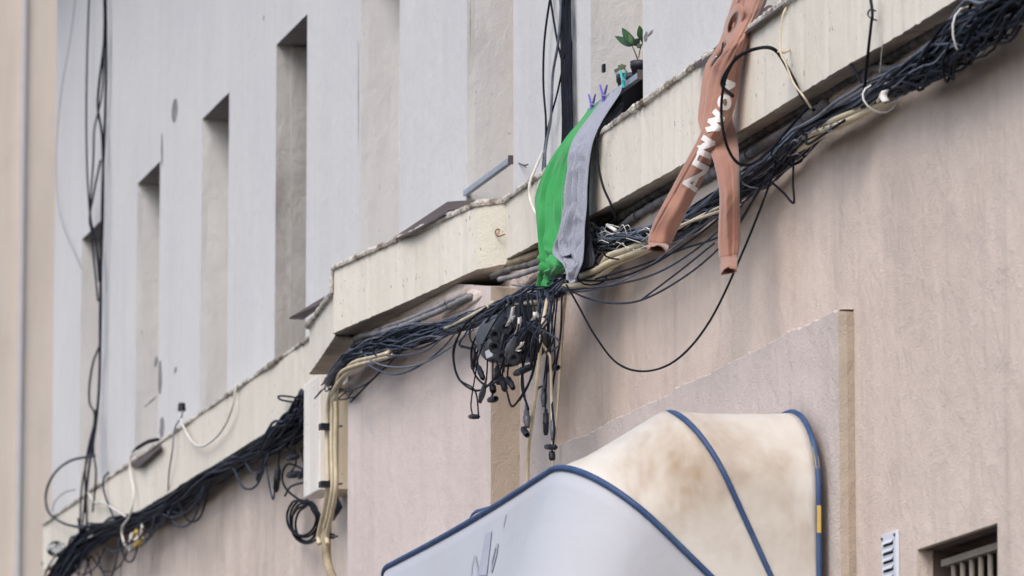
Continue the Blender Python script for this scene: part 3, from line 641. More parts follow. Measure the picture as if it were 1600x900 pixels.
vert([(138, 770, -.16), (148, 785, -.17), (162, 786, -.17), (185, 800, -.17), (206, 813, -.16)], .0062, M['white_cable'], 'white cable lying aslant across the left cornice end')
vert([(248, 687, -.1), (232, 690, -.12), (215, 700, -.14), (208, 708, -.15)], .011, K, 'thick black cable stub lying on the left cornice coping')
vert([(222, 810, -.14), (222, 828, -.16), (215, 845, -.16)], .008, M['white_cable'], 'short white lead above the far left connector')
t = thing('coax_splitter', at(212, 848, -.16), 'small white and brass cable splitter hanging at the far left', 'connector')
MB().tube([at(205, 855, -.16), at(210, 838, -.16)], [.02, .028], 8).build('body', M['tape'], t)
MB().tube([at(213, 852, -.17), at(221, 842, -.17)], [.018, .014], 8).build('connector', M['yellow'], t)
MB().tube([at(209, 838, -.17), at(213, 830, -.17)], .012, 8).build('connector', M['yellow'], t)
cable([(203, 862, -.15), (230, 845, -.15), (255, 810, -.15), (262, 790, -.13)], .005, K2, 'dark cable swinging from the white splitter at the far left')
cable([(200, 865, -.15), (190, 880, -.15), (188, 910, -.15)], .0035, G, 'thin cable trailing below the white splitter')
cable([(122, 810, -.18), (126, 840, -.18), (138, 880, -.17), (145, 910, -.17)], .006, K2, 'dark cable trailing down from the far left cornice end')
o = MB()
rows = []
for i in range(9):
    a = math.pi * i / 8 - math.pi / 2; rows.append([at(88 + math.cos(2 * math.pi * j / 14) * 15 * math.cos(a), 858 + math.sin(2 * math.pi * j / 14) * 13 * math.cos(a), -.25) + Vector((.07 * math.sin(a), 0, 0)) for j in range(14)])
tag(MB().grid(rows, True).build('lamp_globe', M['tape'], None, True), 'small white rounded fitting at the far left end of the cornice', 'light fitting')

# ------------------------------------------------------------------ junction box and its pipes
JB = thing('junction_box', (-24.55, -.13, 4.39), 'tall white spattered junction box at the left of the pier', 'junction box')
x0, x1 = -24.715, -24.345
b1 = MB().box(x0, x1, -.222, -.135, 4.392, 4.915).build('cover', M['box'], JB); bevel(b1, .006)
b2 = MB().box(x0 + .012, x1 - .006, -.134, -.0405, 4.40, 4.905).build('casing', M['box_side'], JB)
def yb3(P): return P
for i, (du, l) in enumerate([(0, 'left'), (7, 'middle'), (13, 'right')]):
    cable([(518 + du * .3, 606, -.30), (512 + du, 640, -.29), (511 + du, 700, -.29), (512 + du, 760, -.29), (506 + du, 800, -.285), (498 + du, 835, -.28), (499 + du, 850, -.28)], .0105 if i != 1 else .008, M['cream_cable'],
          'cream cable running down beside the white junction box, %s of three' % l, seg=8)
cable([(511, 820, -.27), (510, 850, -.27), (512, 880, -.27), (525, 915, -.27)], .02, M['conduit'], 'brown bent hose leaving the frame below the junction box', 'hose', seg=10, name='hose')
for v, l in ((667, 'upper'), (757, 'lower')):
    t = thing('cable_clamp', at(512, v, -.28), '%s black clamp strapping the cream cables to the wall' % l, 'clamp')
    c0 = at(512, v, -.29)
    MB().box(c0.x - .03, c0.x + .03, c0.y - .035, c0.y + .035, c0.z - .013, c0.z + .013).build('strap', M['plastic'], t)
    MB().tube([at(518, v, -.27), at(534, v - 1, -.25)], .005, 6).build('pin', M['darkpipe'], t)
t = thing('cable_clamp', at(522, 838, -.26), 'lowest black clamp beside the bent hose', 'clamp')
MB().tube([at(511, 835, -.26), at(520, 838, -.25)], .013, 7).build('strap', M['plastic'], t); MB().tube([at(518, 838, -.26), at(527, 838, -.25)], .005, 6).build('pin', M['darkpipe'], t)
tag(MB().tube([at(522, 778, -.2), at(526, 792, -.2), at(518, 808, -.2)], [.02, .028, .02], 8).build('cable_grommet', M['plastic'], None, True), 'black lump of cable fittings under the junction box', 'fitting')
# coil of black cable
rnd = random.Random(2)
for i in range(5):
    cu, cv = 474 + rnd.uniform(-3, 5), 812 + rnd.uniform(-4, 8); ru, rv = rnd.uniform(16, 31), rnd.uniform(26, 34); a0 = rnd.uniform(-.3, .3)
    pts = []
    for k in range(17):
        a = -math.pi / 2 + a0 + 2 * math.pi * k / 16
        uu = cu + ru * math.cos(a); vv = cv + rv * math.sin(a)
        if k in (0, 16): uu, vv = 484, 786
        pts.append((uu, vv, -.10 - .006 * i))
    cable(pts, .006, K, 'black loop of the coil hanging left of the junction box', group='coil of cable left of the junction box', n=4)
cable([(487, 785, -.12), (470, 782, -.12), (448, 765, -.12), (441, 745, -.12), (450, 725, -.12), (476, 734, -.12)], .0055, K, 'black lead curving up from the coil to the connectors')
cable([(478, 753, -.12), (455, 760, -.12), (445, 775, -.12)], .005, K, 'short black lead crossing above the coil')
cable([(478, 626, -.16), (455, 620, -.18), (436, 619, -.18), (440, 625, -.18), (470, 630, -.16)], .005, K, 'flat black loop poking out left of the junction box top')

# ------------------------------------------------------------------ splice enclosure with hanging connectors
def lathe(prof, c, ax, seg=20):
    ax = ax.normalized(); a = ax.orthogonal().normalized(); b = ax.cross(a)
    return [[c + ax * h + (a * math.cos(2 * math.pi * k / seg) + b * math.sin(2 * math.pi * k / seg)) * r for k in range(seg)] for h, r in prof]
SC = at(796, 530, -.27)
SP = thing('splice_enclosure', SC, 'black rounded splice enclosure with cable ports hanging at the middle of the wall', 'splice enclosure')
axs = Vector((.25, -.93, .25)).normalized()
axs = Vector((.55, -.75, -.12)).normalized()
MB().grid(lathe([(-.12, .001), (-.12, .09), (-.02, .098), (.05, .096), (.09, .088), (.105, .078), (.108, .07), (.108, .001)], SC, axs, 26), True).build('body', M['dark_grey_plastic'], SP, True)
MB().grid(lathe([(.0, .099), (.0, .106), (.022, .106), (.022, .097)], SC, axs, 26), True).build('band', M['plastic'], SP)
MB().grid(lathe([(-.118, .0), (-.118, .07), (-.2, .085), (-.27, .06), (-.28, .0)], SC + Vector((-.02, .03, -.015)), Vector((-.9, .2, -.2)), 20), True).build('rear_half', M['plastic'], SP, True)
for (u, v) in ((783, 524), (783, 543), (800, 512), (806, 540), (812, 560), (795, 558)):
    p = at(u, v, -.36)
    g = MB().grid(lathe([(0, .001), (0, .02), (.05, .018), (.05, .024), (.075, .024), (.075, .015), (.06, .001)], p, Vector((.8, -.5, -.12)), 14), True).build('port', M['plastic'], SP)
lp = [at(758, 549, -.39), at(768, 544, -.40), at(770, 555, -.40), at(760, 559, -.39)]
slab(lp, .003, 'label', M['label'], SP)
TAGS = []
for (a, b_, y) in (((792, 510), (802, 480), -.42), ((806, 522), (812, 496), -.41), ((816, 535), (808, 545), -.42), ((804, 548), (812, 549), -.42), ((836, 488), (832, 500), -.38), ((795, 505), (802, 495), -.42)):
    TAGS.append((a, b_, y))
# cable and connector things
def hang(pts, body, label, rc=.0034, rb=.0095, kind='plug'):
    """a lead with a connector on its free end; body = two photo positions with depth"""
    a, b_ = at(*body[0]), at(*body[1])
    t = thing('hanging_cable', a, label, 'cable', None)
    MB().tube(cr([at(*p) for p in pts] + [a], 7), rc, 6).build('lead', K, t, True)
    d = (b_ - a); L = d.length; d.normalize()
    if kind == 'plug': prof = [(0, .004), (.0, rb * .6), (L * .12, rb * .6), (L * .14, rb), (L * .45, rb), (L * .47, rb * 1.12), (L * .55, rb * 1.12), (L * .57, rb), (L * .9, rb * .95), (L * .92, rb * .7), (L, rb * .7), (L, rb * .45), (L * .9, .001)]
    elif kind == 'taper': prof = [(0, rb * .35), (L * .25, rb * .55), (L * .28, rb * .8), (L * .5, rb * .95), (L * .52, rb * 1.15), (L * .75, rb * 1.1), (L * .9, rb * .8), (L, rb * .75), (L, .001)]
    else: prof = [(0, .001), (0, rb * .8), (L * .3, rb), (L * .8, rb), (L, rb * .85), (L, rb * .6), (L * .5, .001)]
    MB().grid(lathe(prof, a, d, 12), True).build('connector', M['plastic'] if kind != 'taper' else M['dark_grey_plastic'], t, True)
    return t
y = -.36
H = [
 ([(770, 500, -.32), (752, 520, y), (742, 545, y), (720, 540, y)], ((741, 545, y), (739, 577, y)), 'vertical plug at the left edge of the splice enclosure', 'plug', .011),
 ([(730, 500, -.32), (708, 545, y), (716, 590, y), (742, 610, y)], ((748, 651, y), (734, 651, y)), 'lowest left plug lying horizontal in front of the pier', 'plug', .0095),
 ([(760, 520, y), (746, 550, y)], ((747, 572, y), (755, 592, y)), 'short slanting plug below left of the enclosure', 'plug', .011),
 ([(762, 555, y), (761, 580, y)], ((760, 592, y), (750, 628, y)), 'long slanting plug pointing down left', 'taper', .011),
 ([(770, 560, y), (770, 590, y)], ((769, 602, y), (771, 612, y)), 'small flat cap in the middle of the plug cluster', 'cap', .013),
 ([(771, 600, y), (770, 615, y)], ((765, 625, y), (775, 623, y)), 'round open ended plug low in the cluster', 'cap', .013),
 ([(776, 530, y), (777, 560, y)], ((777, 572, y), (779, 600, y)), 'fat plug hanging beneath the enclosure ports', 'plug', .0135),
 ([(790, 540, y), (786, 570, y)], ((785, 590, y), (789, 610, y)), 'blunt plug next to the fat one', 'plug', .0125),
 ([(800, 545, y), (794, 575, y)], ((793, 590, y), (802, 607, y)), 'blunt plug tilted to the right in the cluster', 'plug', .0115),
 ([(830, 500, y), (828, 550, y)], ((830, 573, y), (805, 584, y)), 'thick plug lying level under the enclosure', 'plug', .013),
 ([(812, 480, y), (815, 540, y), (818, 600, y)], ((822, 632, y), (824, 668, y)), 'long tapered connector hanging right of centre', 'taper', .0125),
 ([(823, 640, y), (824, 660, y)], ((817, 670, y), (824, 680, y)), 'small open ring under the long tapered connector', 'cap', .012),
 ([(860, 470, -.28), (856, 540, -.3)], ((850, 596, -.3), (850, 636, -.3)), 'upper ribbed connector of the right hand string', 'taper', .011),
 ([(856, 470, -.28), (855, 560, -.3), (852, 630, -.3)], ((853, 640, -.3), (853, 680, -.3)), 'middle connector of the right hand string', 'plug', .0105),
 ([(866, 470, -.28), (860, 540, -.3), (861, 600, -.3)], ((864, 645, -.3), (864, 688, -.3)), 'slim tapered connector beside the middle one', 'taper', .0095),
 ([(864, 680, -.3), (863, 692, -.3)], ((869, 699, -.3), (853, 698, -.3)), 'level short plug near the bottom of the right hand string', 'plug', .0105),
 ([(864, 690, -.3), (863, 702, -.3)], ((862, 706, -.3), (863, 718, -.3)), 'round plug at the very bottom of the right hand string', 'cap', .0125),
 ([(872, 455, -.26), (866, 520, -.3), (867, 560, -.3)], ((862, 576, -.3), (872, 574, -.3)), 'small dark cap right of the enclosure', 'cap', .0115),
 ([(858, 500, -.3), (858, 555, -.3)], ((859, 570, -.3), (854, 580, -.3)), 'tiny cap tucked behind the cream cable', 'cap', .01),
 ([(812, 470, -.33), (810, 510, -.42)], ((806, 524, -.44), (793, 556, -.44)), 'big ribbed plug across the front of the enclosure', 'taper', .0165),
]
for p, b_, l, k, r in H: hang(p, b_, l, .0034, r, k)
hang([(425, 700, -.14), (412, 720, -.14)], ((410, 728, -.14), (403, 750, -.14)), 'blurred black plug hanging under the left bundle', .004, .014)
hang([(440, 690, -.14), (436, 715, -.14)], ((435, 728, -.14), (431, 768, -.14)), 'blurred long black plug left of the coil', .004, .016)
hang([(460, 700, -.14), (462, 725, -.12)], ((450, 743, -.12), (468, 740, -.12)), 'blurred black plug lying level above the coil', .004, .016)
hang([(470, 700, -.14), (474, 722, -.12)], ((477, 735, -.12), (468, 746, -.12)), 'blurred stubby black plug against the junction box', .004, .015)
hang([(440, 690, -.14), (460, 712, -.13)], ((448, 716, -.13), (466, 713, -.13)), 'blurred black plug tucked under the left bundle end', .004, .014)
cable([(414, 700, -.14), (418, 740, -.14), (426, 780, -.14), (430, 760, -.14), (434, 730, -.14)], .0045, K2, 'blurred cable hanging in a narrow V left of the coil')
# loops around the enclosure
for p, r, m, l in [
 ([(760, 480, -.3), (725, 510, -.36), (709, 550, -.36), (716, 590, -.36), (742, 610, -.36), (765, 600, -.36), (785, 570, -.4), (790, 535, -.42)], .0046, K, 'widest black loop left of the splice enclosure'),
 ([(790, 470, -.3), (762, 500, -.37), (738, 540, -.38), (740, 580, -.38), (760, 602, -.38), (785, 590, -.4)], .0042, K, 'second black loop around the enclosure'),
 ([(800, 470, -.3), (775, 500, -.38), (750, 550, -.4), (742, 590, -.38), (736, 630, -.36), (738, 648, -.36)], .003, K, 'thin black lead down to the lowest left plug'),
 ([(735, 500, -.32), (735, 530, -.36), (750, 540, -.38), (770, 520, -.4)], .0042, K, 'black loop clasping the left of the enclosure'),
 ([(745, 495, -.32), (725, 525, -.36), (718, 540, -.36), (735, 543, -.36), (760, 535, -.4)], .0038, K2, 'smaller blue-black loop left of the enclosure'),
 ([(785, 590, -.36), (792, 612, -.36), (800, 635, -.36), (815, 618, -.36), (832, 585, -.36), (840, 540, -.34)], .0044, K, 'black cable bent to a sharp point below the enclosure'),
 ([(812, 465, -.3), (820, 500, -.38), (822, 540, -.38), (815, 600, -.36), (826, 640, -.36)], .0042, K, 'black cable hanging straight past the enclosure'),
 ([(830, 465, -.3), (838, 500, -.36), (836, 560, -.36), (826, 600, -.36), (812, 625, -.36)], .0042, K, 'black cable curving right of the enclosure'),
 ([(878, 460, -.25), (876, 520, -.28), (868, 575, -.29), (862, 620, -.3), (866, 670, -.3), (864, 700, -.3)], .0042, K, 'outermost black cable of the right hand string'),
 ([(838, 620, -.3), (840, 608, -.3), (848, 604, -.3), (852, 612, -.3)], .004, K, 'short curled lead left of the right hand string'),
 ([(855, 468, -.3), (846, 520, -.36), (842, 570, -.36), (834, 640, -.34), (826, 700, -.3), (824, 765, -.28)], .007, M['cream_cable'], 'cream cable falling past the enclosure down to the awning'),
 ([(845, 535, -.36), (855, 550, -.33), (860, 565, -.32), (862, 640, -.3), (864, 700, -.3)], .005, M['cream_cable'], 'short cream branch joining the right hand string'),
 ([(884, 458, -.15), (880, 500, -.13), (876, 560, -.12), (871, 640, -.12), (866, 700, -.12), (862, 745, -.12)], .0055, M['cream_cable'], 'slim cream cable down the wall behind the connectors'),
]: cable(p, r, m, l)
rnd = random.Random(8)
for i in range(14):
    u0 = rnd.uniform(785, 872); u1 = rnd.uniform(778, 866)
    cable([(u0, 462 - (u0 - 800) * .15, -.28), (u0 + rnd.uniform(-6, 10), 490, -.33), (u1 + rnd.uniform(0, 12), 530, -.38), (u1, 558 + rnd.uniform(-12, 25), -.36)], rnd.uniform(.0036, .005), rnd.choice([K, K, K2]), 'black cable dropping from the middle bundle into the splice enclosure', group='cables feeding the splice enclosure')
# ties round the bundles
for i, (u, v, y, r, l) in enumerate([(1375, 153, -.12, .045, 'torn white tie knotted round the right bundle'), (1232, 240, -.12, .038, 'black tie round the bundle right of the joggers'), (1182, 275, -.12, .042, 'frayed grey tie beside the terracotta leg'),
                          (966, 392, -.15, .03, 'dark tie round the cream cables below the shirts'), (924, 432, -.17, .03, 'dark tie nearest the grey shirt hem'), (1515, 50, -.13, .075, 'pale string round the top right end of the bundle'), (602, 548, -.36, .034, 'dark tie round the middle bundle')]):
    c0 = at(u, v, y); pts = []
    dirn = (at(u + 10, v - 6.5, y) - at(u - 10, v + 6.5, y)).normalized()
    for k in range(15):
        a = 2 * math.pi * k / 14; pts.append(c0 + UP * math.cos(a) * r + Vector((0, math.sin(a) * .055, 0)) + dirn * .012 * math.sin(a * 2 + i))
    m = M['tape'] if i in (0, 5) else (M['grey_cable'] if i == 2 else K)
    tag(MB().tube(pts, .0032, 6).build('cable_tie', m, None, True, loc=c0), l, 'cable tie')
def strip(pts, wd, mat, name, label, cat):
    P = cr([at(*p) for p in pts], 4)
    MBx = MB().grid([[p - RT * wd, p + RT * wd + Vector((0, 0, wd * .4))] for p in P]); o = MBx.build(name, mat, None, True, loc=P[0])
    m = o.modifiers.new('thick', 'SOLIDIFY'); m.thickness = .002; tag(o, label, cat)
strip([(1383, 142, -.17), (1380, 152, -.175), (1384, 160, -.17)], .011, M['tape'], 'tape', 'white flag of tape fluttering at the right bundle', 'tape')
strip([(1377, 146, -.175), (1371, 160, -.175)], .004, M['tape'], 'tape', 'narrow white tape end left of the white flag', 'tape')
tag(MB().tube([at(949, 352, -.16), at(962, 360, -.16)], .007, 8).build('cable_sleeve', M['tape'], None, True), 'small white sleeve on the bundle right of the grey shirt', 'sleeve')
for a, b_, y in TAGS:
    P = [at(*a, y), at((a[0] + b_[0]) / 2 + 2, (a[1] + b_[1]) / 2, y), at(*b_, y)]
    o = MB().grid([[p - RT * .007, p - FW * .006, p + RT * .007 + Vector((0, 0, .003))] for p in cr(P, 4)]).build('tape', M['tape'], None, False, loc=P[0]); m = o.modifiers.new('thick', 'SOLIDIFY'); m.thickness = .002
    tag(o, 'white tape tag wrapped round a cable at the splice enclosure', 'tape', 'white tape tags')
# fine wires
rnd = random.Random(4)
for i in range(16):
    u = rnd.uniform(930, 1010); v = 372 + rnd.uniform(-14, 18)
    cable([(u, v, -.15), (u + rnd.uniform(4, 14), v - rnd.uniform(-8, 12), -.165), (u + rnd.uniform(10, 26), v - rnd.uniform(-8, 10), -.15)], .0014, M['white_cable'], 'fine pale wire curling over the dusty bundle', group='fine pale wires on the bundle', n=4)
for i in range(9):
    u = rnd.uniform(1230, 1300); v = 235 - (u - 1230) * .55 + rnd.uniform(-12, 12)
    cable([(u, v, -.15), (u + 8, v - rnd.uniform(-3, 10), -.165), (u + rnd.uniform(12, 26), v - rnd.uniform(0, 10), -.15)], .0018, M['grey_cable'], 'fine grey wire end on the bundle right of the joggers', group='fine grey wires right of the joggers', n=4)
for i in range(6):
    u = rnd.uniform(500, 545); v = 600 + rnd.uniform(-12, 12)
    cable([(u, v, -.36), (u + rnd.uniform(-14, 14), v + rnd.uniform(-8, 14), -.37), (u + rnd.uniform(-16, 16), v + rnd.uniform(-5, 16), -.35)], .003, K2, 'tangled dark wire on top of the white junction box', group='tangle on the junction box', n=5)

# ------------------------------------------------------------------ drying bars
for x0, x1, z0, l in ((WIN[5][0] + .0, WIN[5][1] - .005, 5.415, 'empty grey drying bar spanning the window recess left of the cables'), (WIN[6][0], WIN[6][1] - .003, 5.378, 'grey drying bar holding the shirts in front of the plants'),
                      (WIN[7][0], WIN[7][1], 5.385, 'grey drying bar behind the terracotta joggers')):
    t = thing('drying_bar', ((x0 + x1) / 2, .01, z0), l, 'rail')
    bevel(MB().box(x0, x1, -.016, .004, z0 - .012, z0 + .012).build('bar', M['rail'], t), .002)
    MB().box(x1 - .004, x1 + .003, -.02, .008, z0 - .018, z0 + .018).build('end_cap', M['slate'], t)

# ------------------------------------------------------------------ washing
def sheet(name, rows, mat, label, cat, folds, seed, nu=110, nv=90, th=.0025, parent=None, ph=None):
    """rows: (uL, vL, yL, uR, vR, yR) down the cloth; folds = (amount m, number, drift)"""
    A = cr([Vector((r[0], r[1], r[2] * 100)) for r in rows], 14); Bv = cr([Vector((r[3], r[4], r[5] * 100)) for r in rows], 14)
    n = len(A); am, nf, dr = folds; G = []
    rc_ = random.Random(int(seed * 10))
    crs = [(k / 7 + rc_.uniform(-.05, .05), dr * .5 + rc_.uniform(-.35, .35), rc_.uniform(.05, .13), rc_.uniform(.6, 1.3) * (1 if k % 2 else -1)) for k in range(1, 8)]
    wrk = [(rc_.uniform(.25, 1), rc_.uniform(-.3, .3), rc_.uniform(.02, .04), rc_.uniform(-.5, .5), rc_.uniform(.1, .9)) for k in range(16)]
    for i in range(n):
        t = i / (n - 1); row = []
        la, lb = A[i], Bv[i]
        pa, pb = at(la.x, la.y, la.z / 100), at(lb.x, lb.y, lb.z / 100)
        for j in range(nu + 1):
            s = j / nu
            p = pa.lerp(pb, s)
            e = math.sin(math.pi * s) ** .5
            f = .8 * noise.noise(Vector((s * nf * .8, t * 1.6, seed + 4))) + .3 * noise.noise(Vector((s * 4 + t * 5, t * 4 - s * 3, seed + 9)))
            for (s0, sl_, wd_, aa) in crs:
                dd = abs(s - (s0 + sl_ * (t - .5) + .06 * noise.noise(Vector((t * 4, s0 * 9, seed))))) / wd_
                if dd < 1: f += aa * (1 - dd) ** 1.4 * (.6 + .5 * noise.noise(Vector((t * 3.1, s0 * 20, seed))))
            for (t0, tsl, wd_, aa, sc_) in wrk:
                dd = abs(t - (t0 + tsl * (s - .5))) / wd_
                if dd < 1 and abs(s - sc_) < .4: f += aa * (1 - dd) ** 1.3 * (1 - abs(s - sc_) / .4)
            grow = .35 + .65 * min(1, t * 2.2)
            cs = f * am * e * grow
            p = p + Vector((.25 * cs, -abs(am) * .1 * e * grow + cs * -1.0, .15 * cs))
            row.append(p)
        G.append(row)
    if parent is None:
        o = MB().grid(G).build(name, mat, None, True, loc=G[0][0]); tag(o, label, cat)
    else: o = MB().grid(G).build(name, mat, parent, True)
    m = o.modifiers.new('thick', 'SOLIDIFY'); m.thickness = th
    return o
GREEN = [(917, 176, -.02, 938, 160, -.02), (905, 192, -.06, 930, 175, -.05), (888, 212, -.12, 916, 198, -.11), (868, 238, -.17, 903, 225, -.17), (852, 265, -.20, 893, 258, -.19), (841, 292, -.22, 886, 295, -.21),
         (836, 315, -.23, 884, 330, -.22), (839, 345, -.24, 882, 360, -.22), (842, 380, -.24, 880, 390, -.23), (845, 405, -.24, 884, 402, -.23), (847, 424, -.24, 884, 416, -.23), (849, 432, -.24, 866, 432, -.23), (846, 450, -.24, 862, 448, -.235)]
gs = sheet('shirt', GREEN, M['green'], 'bright green shirt hanging bunched over the cornice', 'shirt', (.034, 2.6, .9), 2.2)
GREY = [(938, 160, -.02, 975, 130, -.015), (925, 178, -.07, 968, 148, -.05), (908, 200, -.13, 952, 172, -.10), (896, 220, -.18, 938, 195, -.15), (888, 245, -.21, 927, 222, -.18), (887, 275, -.22, 921, 255, -.19),
        (884, 305, -.23, 918, 290, -.20), (880, 335, -.24, 917, 325, -.205), (872, 365, -.25, 914, 355, -.21), (864, 396, -.26, 913, 385, -.215), (880, 412, -.255, 911, 408, -.22), (886, 428, -.25, 906, 422, -.225), (890, 440, -.245, 900, 436, -.23)]
hs_ = sheet('shirt', GREY, M['grey'], 'heather grey shirt hanging in front of the green one', 'shirt', (.030, 2.0, -.7), 7.7)
# rolled hem of the grey shirt, a curl of cloth with its dark inside showing
sheet('shirt', [(955, 152, -.01, 974, 148, .0), (940, 176, -.06, 972, 172, -.03), (925, 205, -.15, 955, 195, -.09), (915, 240, -.17, 928, 222, -.155), (905, 300, -.19, 921, 300, -.165), (900, 350, -.20, 922, 350, -.17), (896, 385, -.2, 926, 385, -.17), (898, 405, -.2, 930, 404, -.17), (900, 424, -.2, 927, 416, -.17)],
      M['navy'], 'dark navy shirt mostly hidden behind the grey one', 'shirt', (.012, 1.2, .2), 4.1)
def clothespin(u, v, y, mat, l, s=1.0):
    t = thing('clothespin', at(u, v, y), l, 'clothespin')
    for q in (-1, 1):
        MB().tube([at(u + q * 1.0, v + 15 * s, y), at(u + q * 1.5, v + 2 * s, y), at(u + q * 5 * s, v - 12 * s, y)], [.0045, .0055, .0035], 6).build('leg', mat, t)
    MB().tube([at(u - 3, v + 3, y - .006), at(u + 3, v + 3, y - .006)], .003, 6).build('spring', M['rail'], t)
clothespin(925, 160, -.03, M['pin_violet'], 'violet clothespin at the top of the green shirt', 1.05)
clothespin(943, 146, -.03, M['pin_violet'], 'violet clothespin between the two shirts', 1.1)
clothespin(974, 122, -.03, M['pin_teal'], 'turquoise clothespin at the top of the grey shirt', 1.0)

def leg(path, seed, ns=36, fold=.16):
    """path rows: (uL, vL, uR, vR, y, thickness m)"""
    A = cr([Vector((r[0], r[1], 0)) for r in path], 14); Bv = cr([Vector((r[2], r[3], 0)) for r in path], 14); Y = cr([Vector((r[4], r[5], 0)) for r in path], 14)
    G = []; n = len(A); rl = random.Random(int(seed * 7)); ns = 72
    crs = [(math.pi * 1.5 * 0 + rl.uniform(.2, 3.0), rl.uniform(-1.2, 1.2), rl.uniform(.2, .45), rl.choice([-1, 1]) * rl.uniform(.18, .38)) for _ in range(5)]
    wrk = [(rl.uniform(.05, .95), rl.uniform(.2, 3.0), rl.uniform(.012, .03), rl.uniform(-.16, .16)) for _ in range(22)]
    for i in range(n):
        a, b_ = at(A[i].x, A[i].y, Y[i].x), at(Bv[i].x, Bv[i].y, Y[i].x)
        b_ = a + RT * ((b_ - a).dot(RT)) + UP * ((b_ - a).dot(UP))
        c = (a + b_) / 2; ax = (b_ - a) * .535; row = []; t = i / (n - 1)
        for k in range(ns):
            an = 2 * math.pi * k / ns
            f = 1 + fold * noise.noise(Vector((math.cos(an) * 1.5, math.sin(an) * 1.5, t * 2.2 + seed))) * abs(math.sin(an)) + .12 * math.sin(an) * math.cos(3 * an + 2 * t + seed)
            for (a0, sl_, wd_, aa) in crs:
                dd = abs(((an - a0 - sl_ * t + math.pi) % (2 * math.pi)) - math.pi) / wd_
                if dd < 1: f += aa * (1 - dd) ** 1.5 * (.6 + .6 * noise.noise(Vector((t * 4, a0 * 5, seed))))
            for (t0, a0, wd_, aa) in wrk:
                dd = abs(t - t0 - .05 * math.sin(an - a0)) / wd_; da = abs(((an - a0 + math.pi) % (2 * math.pi)) - math.pi)
                if dd < 1 and da < 1.2: f += aa * (1 - dd) ** 1.4 * (1 - da / 1.2)
            row.append(c + ax * math.cos(an) * (1 + .03 * noise.noise(Vector((an, t * 9, seed)))) + FW * (-math.sin(an)) * Y[i].y * f)
        G.append(row)
    return G
def sleeve(name, path, mat, par, seed):
    o = MB().grid(leg(path, seed), True).build(name, mat, None, True); o.parent = par; o.location = -par.location
    m = o.modifiers.new('thick', 'SOLIDIFY'); m.thickness = .003
sleeve('cuff', [(848, 418, 872, 418, -.245, .02), (847, 428, 866, 430, -.245, .02), (846, 440, 863, 442, -.245, .018), (847, 451, 861, 449, -.245, .017)], M['green'], gs, 3.0)
sleeve('sleeve', [(884, 318, 900, 318, -.235, .02), (878, 345, 899, 345, -.25, .03), (873, 372, 898, 370, -.255, .035), (874, 392, 896, 386, -.255, .035), (879, 401, 894, 396, -.255, .03)], M['grey'], hs_, 6.0)
sleeve('cuff', [(880, 400, 908, 404, -.25, .02), (884, 420, 906, 420, -.25, .02), (888, 436, 902, 432, -.25, .016), (891, 443, 900, 439, -.25, .014)], M['grey'], hs_, 8.0)
# joggers
JO = thing('joggers', (-17.6, -.05, 5.3), 'terracotta joggers with white lettering hanging over the cornice', 'joggers')
L1 = [(1172, -30, 1214, -34, -.06, .05), (1166, 0, 1200, 2, -.10, .05), (1157, 32, 1184, 34, -.15, .05), (1141, 62, 1172, 64, -.20, .055), (1119, 95, 1164, 98, -.235, .06), (1108, 130, 1160, 132, -.25, .06), (1103, 165, 1152, 168, -.26, .06),
      (1096, 205, 1132, 214, -.28, .055), (1076, 246, 1112, 256, -.31, .055), (1052, 292, 1092, 298, -.34, .055), (1034, 325, 1074, 335, -.37, .055), (1018, 358, 1060, 362, -.39, .05), (1013, 378, 1051, 380, -.40, .045)]
L2 = [(1152, -20, 1180, -20, -0.06, 0.05), (1142, 12, 1172, 12, -0.1, 0.05), (1133, 42, 1166, 40, -0.14, 0.05), (1121, 74, 1160, 72, -0.17, 0.05), (1103, 104, 1152, 104, -0.197, 0.05), (1096, 150, 1155, 150, -0.225, 0.05), (1093, 190, 1159, 190, -0.245, 0.05), (1105, 225, 1160, 222, -0.25, 0.05), (1117, 255, 1161, 255, -0.255, 0.05), (1125, 300, 1160, 300, -0.26, 0.05), (1124, 345, 1161, 345, -0.26, 0.05), (1123, 378, 1162, 372, -0.26, 0.05), (1125, 402, 1158, 396, -0.26, 0.045)]
g1 = leg(L1, 1.0); o1 = MB().grid(g1, True).build('leg', M['terra'], JO, True)
g2 = leg(L2, 5.0, fold=.25); o2 = MB().grid(g2, True).build('leg', M['terra'], JO, True)
for o in (o1, o2):
    m = o.modifiers.new('thick', 'SOLIDIFY'); m.thickness = .003
def cuff(last, prev, uvc, y, lab):
    rows = []; K_ = len(last)
    c0 = sum(last, Vector()) / K_; dirn = (at(*uvc, y) - c0)
    def ringp(t, sc, rib=0.0):
        out = []
        for k, p in enumerate(last):
            q = (p - c0) * sc * (1 + rib * math.sin(k * 6.283 * 9 / K_) + .04 * math.sin(k * 6.283 * 3 / K_ + t * 2))
            out.append(c0 + dirn * t + q + UP * max(0, q.dot(-FW)) * .55 * max(0, t))
        return out
    for t, sc, rib in ((0, 1.0, 0), (.06, .95, .02), (.12, .86, .05), (.2, .84, .03), (.45, .87, .02), (.7, .87, .02), (.95, .84, .02), (1.0, .78, .02), (.97, .70, .02), (.8, .64, 0), (.5, .60, 0)): rows.append(ringp(t, sc, rib))
    MB().grid(rows, True).build('cuff', M['terra'], JO, True)
    MB().add(ringp(.45, .61), [tuple(range(K_))]).build('cuff_shade_fill', M['navy'], JO)  # dark disc stands in for the shade inside the cuff
cuff(g1[-1], g1[-2], (1026, 393), -.41, 'a'); cuff(g2[-1], g2[-2], (1138, 428), -.265, 'b')
